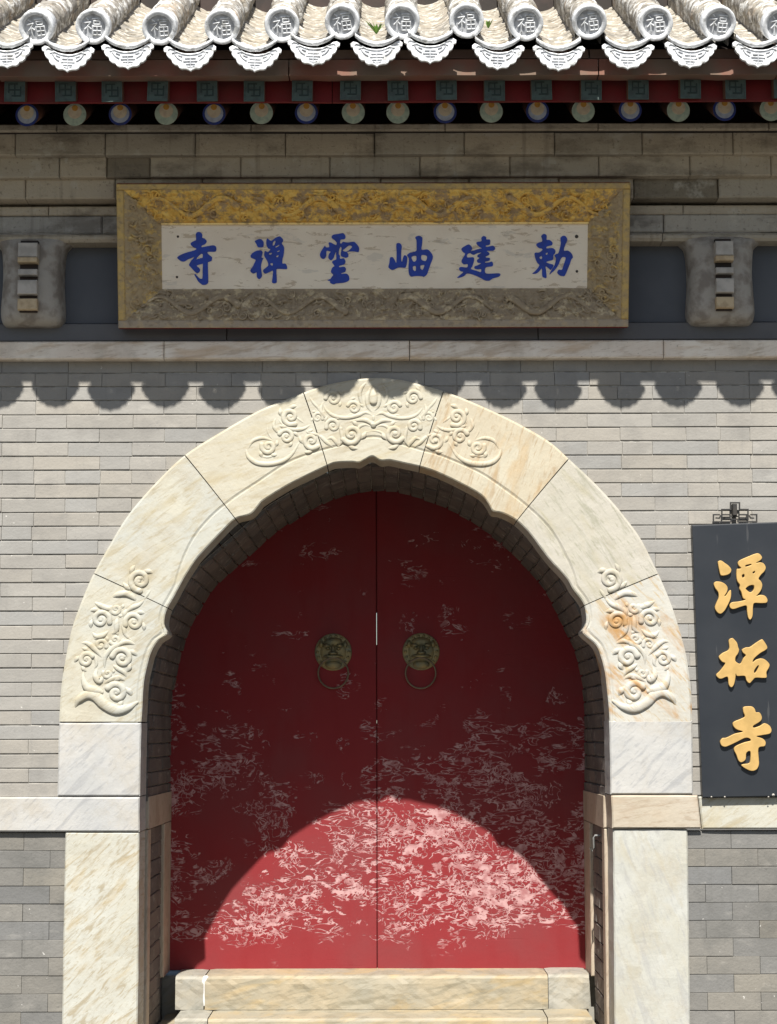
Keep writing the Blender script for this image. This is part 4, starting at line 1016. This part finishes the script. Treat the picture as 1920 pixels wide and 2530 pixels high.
# carved slopes
def carved(name, q0, q1, q2, q3, key, nu, nv_, seed):
    """q0,q1 outer corners, q3,q2 inner corners; heights from 0 down to RECESS"""
    g = G(); rows = []; rnd = random.Random(seed)
    for j in range(nv_ + 1):
        v = j / nv_; row = []
        for i in range(nu + 1):
            u = i / nu; a = (q0[0] + (q1[0] - q0[0]) * u, q0[1] + (q1[1] - q0[1]) * u); b = (q3[0] + (q2[0] - q3[0]) * u, q3[1] + (q2[1] - q3[1]) * u)
            s_, t_ = a[0] + (b[0] - a[0]) * v, a[1] + (b[1] - a[1]) * v
            P_ = Vector((s_ * 22, t_ * 26, seed)); wv = mn.noise_vector(P_ * .6) * 1.4
            r_ = 1 - abs(mn.noise(P_ + wv)) * 3.0; r2_ = 1 - abs(mn.noise(P_ * 2.1 + wv * 1.5)) * 3
            e = min(1, min(v, 1 - v) * 8)
            q1_ = mn.noise(P_ * 1.35 + wv * 1.3 + Vector((9, 3, 1))); q2_ = mn.noise(P_ * 2.6 + wv * 1.7)
            pl = max(0, min(1, (q1_ + .06) / .12)) * .7 + max(0, min(1, (q2_ + .05) / .1)) * .45
            row.append(PW(s_, t_, RECESS * (v ** .9) + e * (.0065 * (max(r_, -.5) + .5 * max(r2_, -.5)) + .010 * pl)))
        rows.append(row)
    g.grid(rows, key, True)
    def fn(s_, t_, h):
        # distance from the outer edge tells the depth of the slope
        d = {0: (q0[1] - t_) / max(q0[1] - q3[1], 1e-6), 1: (t_ - q0[1]) / max(q3[1] - q0[1], 1e-6), 2: (s_ - q0[0]) / max(q3[0] - q0[0], 1e-6), 3: (q0[0] - s_) / max(q0[0] - q3[0], 1e-6)}[seed % 4]
        return PW(s_, t_, RECESS * max(d, 0) ** .9 + h + .008)
    hor = seed % 4 < 2
    if hor:
        tm = (q0[1] + q3[1]) / 2; th_ = abs(q0[1] - q3[1]); lo, hi = q0[0], q1[0]
        for sg in (-1, 1):            # two dragons facing the middle
            mdl = (lo + hi) / 2; pts = []; half = (hi - lo) / 2 - .14
            for seg_ in range(2):
                st = mdl + sg * (.12 + seg_ * half / 2); pts = []
                for k in range(13):
                    f = k / 12; pts.append((st + sg * f * half * .42, tm + th_ * .26 * math.sin(f * 9 + sg + seg_), .013 * (1 - .7 * f) + .003))
                sweep(g, pts, fn, key, hk=1.4, hmax=.018, n=4, seg=7)
                for k in range(1, 12, 2):
                    x, y, w_ = pts[k]; sweep(g, [(x, y, .004), (x + .02 * rnd.choice((-1, 1)), y + .03 * rnd.choice((-1, 1)), .0035), (x + .035 * rnd.choice((-1, 1)), y + .03 * rnd.choice((-1, 1)), .001)], fn, key, hk=.8, hmax=.006, n=3, seg=5)
        nS = 110
    else: nS = 26
    for _ in range(nS):
        u, v = rnd.random(), rnd.uniform(.12, .88); a = (q0[0] + (q1[0] - q0[0]) * u, q0[1] + (q1[1] - q0[1]) * u); b = (q3[0] + (q2[0] - q3[0]) * u, q3[1] + (q2[1] - q3[1]) * u)
        x, y = a[0] + (b[0] - a[0]) * v, a[1] + (b[1] - a[1]) * v
        if rnd.random() < .45: sweep(g, spiral(x, y, rnd.uniform(.013, .026), 1.1, rnd.uniform(0, 6.28), rnd.choice((-1, 1)), .0048), fn, key, hk=1.9, hmax=.012, n=2, seg=5)
        else:
            A_ = rnd.uniform(0, 6.28); l = rnd.uniform(.02, .05)
            if not hor and min(abs(x - q0[0]), abs(x - q3[0])) < .03: continue
            sweep(g, [(x - l * .5 * math.cos(A_), y - l * .3 * math.sin(A_), .002), (x, y + rnd.uniform(-.012, .012), .0065), (x + l * .5 * math.cos(A_), y + l * .3 * math.sin(A_), .001)], fn, key, hk=1.8, hmax=.012, n=3, seg=5)
    return g.build(name, plq)
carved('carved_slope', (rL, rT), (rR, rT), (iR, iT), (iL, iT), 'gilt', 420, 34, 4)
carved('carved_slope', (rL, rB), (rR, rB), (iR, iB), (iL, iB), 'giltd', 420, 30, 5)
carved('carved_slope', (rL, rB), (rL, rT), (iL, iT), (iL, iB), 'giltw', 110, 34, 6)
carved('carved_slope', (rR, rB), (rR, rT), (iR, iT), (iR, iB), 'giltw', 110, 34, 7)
g = G(); pbox(g, iL - .004, iR + .004, iB - .004, iT + .004, RECESS - .012, RECESS, 'cream'); g.build('cream_board', plq)
g = G(); pbox(g, iL - .002, iR + .002, iT - .004, iT + .004, RECESS, RECESS + .009, 'fillet'); g.build('inner_fillet', plq)
def nailp(px, py, r):
    s_, t_ = loc(px, py, RECESS); g = G()
    a = [PW(s_ + r * math.cos(k * .785), t_ + r * math.sin(k * .785), RECESS + .001) for k in range(8)]; g.add(a + [PW(s_, t_, RECESS + .004)], [(k, (k + 1) % 8, 8) for k in range(8)], 'stain'); g.build('nail_head', plq)
for a in ((439, 583, .0055), (437, 683, .0055), (1424, 586, .008), (1425, 672, .006)): nailp(*a)
# six characters
def mk(ox, oy, sc, off=RECESS + .0005): return lambda X, Y_: loc(ox + X / sc, oy + Y_ / sc, off)
FRM = Matrix(((sv.x, tv.x, nv.x, (pb + nv * (RECESS + .0015)).x), (sv.y, tv.y, nv.y, (pb + nv * (RECESS + .0015)).y), (sv.z, tv.z, nv.z, (pb + nv * (RECESS + .0015)).z), (0, 0, 0, 1)))
C1 = ([[(745, 230), (790, 180), (850, 160), (910, 185), (960, 235), (970, 290), (965, 360), (1040, 390), (1110, 460), (1110, 530), (1040, 600), (960, 630), (945, 690), (1100, 665), (1300, 630), (1390, 635), (1450, 690), (1455, 790), (1400, 850), (1180, 850), (1150, 885), (1200, 950), (1300, 1030), (1310, 1060), (1290, 1160), (1200, 1200), (1165, 1230), (1170, 1500), (1180, 1850), (1170, 1930), (1110, 1980), (1030, 1995), (960, 1980), (840, 1880), (780, 1780), (705, 1650), (730, 1620), (800, 1690), (870, 1760), (940, 1785), (980, 1740), (985, 1500), (990, 1275), (960, 1270), (790, 1320), (800, 1355), (880, 1430), (895, 1500), (850, 1570), (780, 1580), (700, 1520), (590, 1400), (515, 1310), (530, 1250), (600, 1140), (700, 1020), (600, 1065), (480, 1110), (360, 1180), (260, 1180), (190, 1140), (105, 1040), (250, 940), (440, 870), (720, 790), (760, 730), (680, 700), (600, 640), (565, 560), (640, 500), (740, 450), (755, 420), (750, 320)]],
      [[(960, 920), (985, 940), (980, 1050), (900, 1070), (760, 1105), (840, 1000), (920, 930)]], (430, 560, 13.99))
C2 = ([[(335, 350), (420, 295), (500, 275), (570, 290), (640, 380), (640, 500), (610, 560), (470, 565), (430, 530), (380, 430)],
       [(190, 870), (210, 810), (330, 710), (480, 665), (560, 670), (610, 740), (575, 900), (610, 930), (640, 930), (600, 1010), (560, 1160), (555, 1280), (585, 1500), (580, 1580), (520, 1650), (460, 1650), (410, 1570), (400, 1430), (350, 1450), (290, 1465), (220, 1430), (185, 1360), (250, 1250), (310, 1140), (365, 1000), (270, 950), (210, 920)],
       [(760, 260), (790, 265), (880, 335), (940, 320), (1050, 235), (1180, 185), (1240, 210), (1310, 290), (1310, 360), (1270, 430), (1340, 540), (1350, 650), (1330, 850), (1300, 950), (1290, 1060), (1300, 1130), (1390, 1125), (1450, 1220), (1455, 1300), (1400, 1320), (1200, 1310), (1100, 1320), (1085, 1400), (1100, 1740), (1060, 1800), (960, 1800), (935, 1730), (960, 1540), (965, 1380), (900, 1390), (740, 1465), (670, 1460), (630, 1400), (635, 1340), (720, 1270), (800, 1190), (790, 1090), (720, 950), (665, 860), (668, 745), (710, 685), (770, 730), (860, 660), (860, 620), (800, 600), (740, 490), (735, 350)]],
      [[(965, 400), (1035, 330), (1045, 400), (1010, 480), (960, 500)], [(820, 790), (900, 750), (935, 770), (880, 820)], [(870, 1130), (950, 1110), (960, 1180), (920, 1190)], [(1080, 870), (1150, 830), (1150, 880), (1100, 905)], [(1050, 545), (1170, 480), (1180, 505), (1080, 570)], [(1110, 700), (1190, 670), (1190, 700), (1130, 725)]], (605, 570, 13.99))
C3 = ([[(545, 330), (610, 270), (780, 245), (930, 220), (1000, 280), (1025, 370), (980, 430), (860, 450), (835, 560), (890, 575), (940, 520), (1100, 545), (1300, 520), (1400, 590), (1490, 720), (1490, 840), (1460, 880), (1300, 855), (1090, 870), (1120, 950), (1120, 1030), (1050, 1075), (980, 1060), (880, 1020), (860, 940), (880, 800), (885, 730), (850, 695), (805, 790), (790, 940), (830, 1000), (840, 1100), (960, 1090), (1010, 1150), (1025, 1220), (990, 1290), (900, 1330), (815, 1350), (810, 1400), (980, 1380), (1040, 1460), (1010, 1560), (885, 1605), (895, 1630), (1050, 1620), (1130, 1680), (1160, 1780), (1140, 1860), (1000, 1930), (820, 1950), (700, 1960), (620, 1990), (500, 1940), (490, 1880), (400, 1850), (500, 1800), (560, 1720), (600, 1660), (530, 1580), (530, 1500), (580, 1400), (640, 1360), (600, 1290), (560, 1220), (600, 1170), (700, 1130), (705, 1000), (690, 880), (650, 960), (620, 1060), (540, 1155), (470, 1130), (430, 1050), (460, 930), (510, 870), (480, 850), (400, 830), (365, 850), (360, 1000), (310, 1090), (240, 1110), (170, 1060), (140, 960), (180, 850), (240, 750), (310, 655), (340, 690), (370, 710), (460, 690), (440, 560), (500, 540), (600, 590), (690, 630), (715, 600), (715, 540), (640, 460), (560, 400)]],
      [[(1110, 670), (1180, 650), (1250, 690), (1180, 780), (1060, 860), (960, 840), (930, 810), (1000, 760)]], (780, 560, 13.99))
C4 = ([[(170, 870), (210, 845), (270, 860), (330, 960), (350, 1010), (375, 1000), (380, 700), (370, 440), (430, 395), (490, 410), (545, 490), (530, 650), (525, 800), (530, 950), (560, 985), (590, 850), (640, 785), (700, 820), (720, 880), (715, 1000), (690, 1120), (650, 1185), (450, 1180), (330, 1230), (240, 1255), (170, 1220), (120, 1160), (150, 1020)],
       [(715, 790), (780, 720), (900, 685), (1010, 640), (1015, 500), (1010, 310), (975, 240), (1000, 190), (1090, 165), (1160, 190), (1205, 250), (1190, 450), (1180, 610), (1350, 600), (1430, 650), (1520, 770), (1535, 880), (1470, 1060), (1400, 1260), (1350, 1400), (1250, 1480), (1190, 1460), (1000, 1450), (850, 1470), (780, 1390), (760, 1200), (770, 900)]],
      [[(860, 840), (1000, 810), (1010, 930), (960, 990), (900, 970)], [(1170, 800), (1250, 780), (1350, 830), (1310, 970), (1180, 930)], [(905, 1150), (990, 1135), (995, 1260), (960, 1295), (910, 1240)], [(1150, 1120), (1260, 1100), (1250, 1180), (1200, 1260), (1145, 1200)]], (950, 570, 12.915))
C5 = ([[(250, 590), (330, 520), (470, 450), (540, 480), (600, 570), (560, 660), (640, 640), (820, 590), (900, 570), (830, 530), (730, 420), (760, 370), (890, 340), (885, 240), (960, 180), (1040, 220), (1050, 285), (1160, 300), (1165, 430), (1130, 465), (1030, 490), (1045, 530), (1150, 510), (1260, 495), (1330, 560), (1310, 620), (1250, 655), (1060, 655), (1130, 710), (1150, 760), (1110, 800), (1030, 835), (1050, 870), (1150, 880), (1150, 960), (1020, 1000), (1020, 1030), (1150, 1020), (1230, 1000), (1265, 1080), (1230, 1150), (1030, 1190), (1025, 1365), (1250, 1380), (1440, 1370), (1500, 1410), (1450, 1480), (1250, 1540), (1150, 1605), (1020, 1600), (900, 1540), (700, 1440), (450, 1375), (350, 1450), (230, 1500), (120, 1510), (200, 1430), (310, 1330), (210, 1290), (180, 1210), (240, 1165), (430, 1180), (450, 1080), (330, 1085), (260, 1010), (270, 930), (330, 830), (370, 740), (300, 690)]],
      [[(440, 765), (530, 725), (580, 760), (650, 780), (760, 730), (890, 712), (775, 785), (770, 850), (830, 880), (750, 950), (775, 1030), (880, 1050), (780, 1110), (675, 1150), (680, 1220), (780, 1245), (880, 1240), (870, 1330), (740, 1290), (560, 1230), (600, 1150), (650, 1000), (660, 910), (620, 855), (445, 860)]], (1120, 570, 12.915))
C6 = ([[(370, 210), (430, 140), (500, 135), (560, 190), (560, 330), (660, 340), (760, 430), (740, 520), (640, 545), (560, 575), (565, 630), (760, 620), (860, 700), (850, 800), (800, 860), (790, 960), (770, 1030), (620, 1070), (550, 1110), (640, 1150), (790, 1200), (780, 1270), (705, 1375), (640, 1330), (530, 1255), (540, 1400), (560, 1640), (470, 1640), (410, 1580), (395, 1330), (300, 1430), (200, 1500), (70, 1500), (180, 1400), (310, 1220), (240, 1130), (180, 1000), (140, 830), (180, 775), (300, 770), (410, 690), (390, 640), (300, 620), (220, 550), (205, 490), (280, 430), (400, 390), (395, 290)],
       [(1035, 290), (1080, 220), (1150, 195), (1220, 220), (1270, 310), (1260, 390), (1200, 520), (1155, 700), (1280, 710), (1360, 750), (1440, 840), (1470, 950), (1420, 1010), (1340, 1230), (1200, 1560), (1100, 1590), (1000, 1560), (930, 1470), (980, 1370), (1090, 1370), (1150, 1200), (1220, 980), (1180, 935), (1100, 940), (1040, 1020), (970, 1200), (850, 1370), (730, 1480), (660, 1530), (720, 1400), (825, 1230), (870, 1080), (880, 970), (830, 880), (885, 830), (960, 800), (1000, 690), (1050, 450)]],
      [[(320, 930), (390, 900), (405, 960), (375, 1005), (330, 980)], [(530, 800), (600, 780), (580, 840), (540, 850)]], (1310, 570, 13.99))
for C_ in (C1, C2, C3, C4, C5, C6):
    letter(plq, C_[0], C_[1], mk(*C_[2]), FRM, .0012, .0008, 'blue')

# ------------------------------------------------------------------ the black vertical sign
YS = -.052
sq = [U(1710, 1297, YS), U(1933, 1289, YS), U(1957, 1968, YS), U(1736, 1972, YS)]
sign = thing('hanging_signboard', (sq[0] + sq[2]) / 2 + Vector((0, .03, 0)), 'black vertical signboard with raised gold characters right of the arch', 'signboard')
g = G(); cc = sum(sq, Vector()) / 4; b = .004
F_ = [p + (cc - p).normalized() * b * 1.4 for p in sq]; S1 = [Vector((p.x, YS + b, p.z)) for p in sq]; S2 = [Vector((p.x, -.006, p.z)) for p in sq]
g.add(F_, [(0, 1, 2, 3)], 'lacq')
for A, B in ((F_, S1), (S1, S2)): g.grid([[*A, A[0]], [*B, B[0]]], 'lacq', False)
g.add(S2, [(3, 2, 1, 0)], 'lacq'); o = g.build('sign_board', sign)
bm = bmesh.new(); bm.from_mesh(o.data); bmesh.ops.recalc_face_normals(bm, faces=bm.faces); bm.to_mesh(o.data); bm.free()
FS = Matrix(((1, 0, 0, 0), (0, 0, -1, YS - .006), (0, 1, 0, 0), (0, 0, 0, 1)))
def mks(ox, oy, sc):
    def f(X, Y_):
        q = U(ox + X / sc, oy + Y_ / sc, YS - .01); return q.x, q.z
    return f
G1 = ([[(315, 380), (340, 335), (400, 335), (480, 390), (560, 450), (620, 530), (600, 610), (520, 660), (390, 670), (350, 580)],
       [(220, 870), (260, 815), (380, 820), (480, 870), (535, 950), (520, 1050), (460, 1150), (500, 1130), (580, 1020), (615, 1030), (605, 1200), (520, 1390), (450, 1500), (370, 1555), (290, 1510), (245, 1410), (290, 1280), (330, 1180), (320, 1060), (250, 960)],
       [(775, 380), (820, 320), (1000, 240), (1180, 170), (1270, 175), (1330, 260), (1280, 330), (1190, 385), (1290, 370), (1370, 400), (1415, 490), (1380, 580), (1310, 650), (1250, 745), (1300, 800), (1335, 890), (1310, 1000), (1250, 1090), (1200, 1145), (1300, 1120), (1400, 1145), (1455, 1230), (1430, 1300), (1300, 1310), (1150, 1310), (1120, 1400), (1110, 1600), (1060, 1690), (1010, 1640), (985, 1500), (970, 1370), (850, 1390), (680, 1445), (600, 1420), (585, 1350), (640, 1290), (800, 1270), (950, 1230), (890, 1190), (850, 1050), (805, 970), (820, 890), (760, 800), (740, 680), (750, 530), (800, 520), (850, 500), (790, 440)]],
      [[(865, 670), (910, 640), (925, 690), (885, 725)], [(1115, 595), (1165, 570), (1155, 615), (1120, 625)], [(955, 970), (1040, 905), (1140, 900), (1135, 1000), (1060, 1060), (980, 1010)], [(950, 440), (1060, 410), (1080, 430), (960, 470)]], (1740, 1350, 9.328))
G2 = ([[(565, 210), (640, 155), (700, 200), (755, 270), (780, 370), (800, 430), (770, 520), (720, 590), (720, 690), (830, 745), (900, 620), (955, 550), (890, 490), (870, 420), (960, 370), (1050, 360), (1180, 270), (1310, 190), (1360, 210), (1450, 360), (1410, 430), (1290, 500), (1150, 620), (1115, 710), (1200, 650), (1310, 625), (1410, 660), (1500, 760), (1480, 850), (1430, 940), (1435, 1060), (1350, 1075), (1180, 1070), (1110, 1130), (1040, 1195), (970, 1130), (930, 1030), (760, 1030), (725, 980), (715, 1080), (680, 1230), (620, 1290), (560, 1220), (535, 1050), (400, 1090), (330, 1080), (275, 1000), (370, 900), (480, 740), (410, 700), (335, 590), (420, 500), (570, 410)]],
      [[(1150, 900), (1220, 800), (1255, 800), (1200, 920), (1155, 960)]], (1740, 1560, 9.328))
G3 = ([[(785, 240), (830, 210), (960, 210), (1020, 260), (1045, 325), (1120, 335), (1165, 430), (1130, 510), (990, 600), (1010, 640), (1130, 600), (1220, 550), (1320, 600), (1360, 690), (1320, 760), (1170, 790), (1055, 815), (1180, 860), (1240, 930), (1220, 1010), (1120, 1030), (1090, 1090), (1100, 1260), (1105, 1380), (1060, 1480), (960, 1515), (840, 1470), (750, 1400), (800, 1375), (900, 1360), (930, 1300), (930, 1120), (850, 1150), (835, 1280), (750, 1340), (690, 1300), (650, 1190), (600, 1080), (640, 1010), (800, 940), (940, 900), (900, 850), (810, 850), (650, 930), (500, 1000), (420, 1025), (350, 1000), (320, 920), (370, 850), (450, 840), (620, 760), (780, 720), (650, 670), (580, 590), (600, 520), (740, 460), (820, 410), (790, 320)]],
      [], (1740, 1720, 8.194))
for C_ in (G1, G2, G3): letter(sign, C_[0], C_[1], mks(*C_[2]), FS, .008, .0019, 'gold')
for px, py in ((1758, 1969), (1791, 1969), (1899, 1969), (1911, 1964)):
    q = U(px, py, YS - .002); r = .0035 if px < 1905 else .006
    g = G(); n = 8; a = [(q.x + r * math.cos(k * .785), YS - .0005, q.z + r * math.sin(k * .785)) for k in range(8)]
    g.add(a + [(q.x, YS - .005, q.z)], [(k, (k + 1) % 8, 8) for k in range(8)], 'nose'); g.build('nail_head', sign)
# iron fret bracket above it
br = thing('iron_fret_hanger', U(1817, 1285, -.03), 'small black iron fretwork hanger on the wall above the black signboard', 'hanger')
g = G()
def bars(pts, w=.0027, y=-.03):
    P_ = [U(1740 + a / 9.328, 1220 + b / 9.328, y) for a, b in pts]
    for p, q in zip(P_[:-1], P_[1:]):
        d = (q - p); d.y = 0; d.normalize(); s_ = Vector((-d.z, 0, d.x)) * w; p = p - d * w; q = q + d * w
        vs = [p - s_, q - s_, q + s_, p + s_]; vs = [Vector((v.x, y, v.z)) for v in vs]; bk = [Vector((v.x, y + .008, v.z)) for v in vs]
        g.add(vs + bk, [(3, 2, 1, 0), (4, 5, 6, 7), (0, 1, 5, 4), (1, 2, 6, 5), (2, 3, 7, 6), (3, 0, 4, 7)], 'iron')
        y -= .0004
for L_ in ([(350, 480), (215, 480), (215, 645), (625, 645), (625, 585), (780, 585), (780, 645), (1210, 645), (1210, 480), (1080, 480)], [(410, 600), (410, 360), (610, 360), (610, 205), (815, 205), (815, 360), (1010, 360), (1010, 600)],
           [(280, 555), (350, 560), (385, 500)], [(1140, 560), (1075, 555), (1040, 505)], [(440, 480), (600, 480), (600, 565), (500, 565)], [(980, 565), (980, 480), (820, 480)], [(640, 520), (800, 520)], [(830, 565), (930, 565)]): bars(L_)
o = g.build('fretwork', br)
bm = bmesh.new(); bm.from_mesh(o.data); bmesh.ops.recalc_face_normals(bm, faces=bm.faces); bm.to_mesh(o.data); bm.free()
a, b = U(1740 + 655 / 9.328, 1220 + 230 / 9.328, -.04), U(1740 + 760 / 9.328, 1220 + 500 / 9.328, -.04)
g = G(); g.box(a.x, b.x, -.043, .01, b.z, a.z, 'iron', .002); g.build('hanger_block', br)
# little hook on the right jamb
hk = thing('wall_hook', U(1481, 2060, .5), 'small pale metal hook on the right brick jamb', 'hook')
g = G(); Xj = vc[-1].x
def tube(pts, r, key, n=8):
    rows = []
    for i, p in enumerate(pts):
        a = Vector(pts[min(i + 1, len(pts) - 1)]) - Vector(pts[max(i - 1, 0)]); a.normalize(); x_ = a.orthogonal().normalized(); y_ = a.cross(x_)
        rows.append([Vector(p) + x_ * r * math.cos(2 * math.pi * k / n) + y_ * r * math.sin(2 * math.pi * k / n) for k in range(n + 1)])
    g.grid(rows, key)
zh = ZZ(2065, .5)
tube([(Xj + .02, .5, zh), (Xj - .012, .5, zh), (Xj - .018, .5, zh - .01), (Xj - .016, .5, zh - .055), (Xj - .028, .49, zh - .068), (Xj - .036, .48, zh - .055)], .0045, 'hook')
g.build('hook_rod', hk)
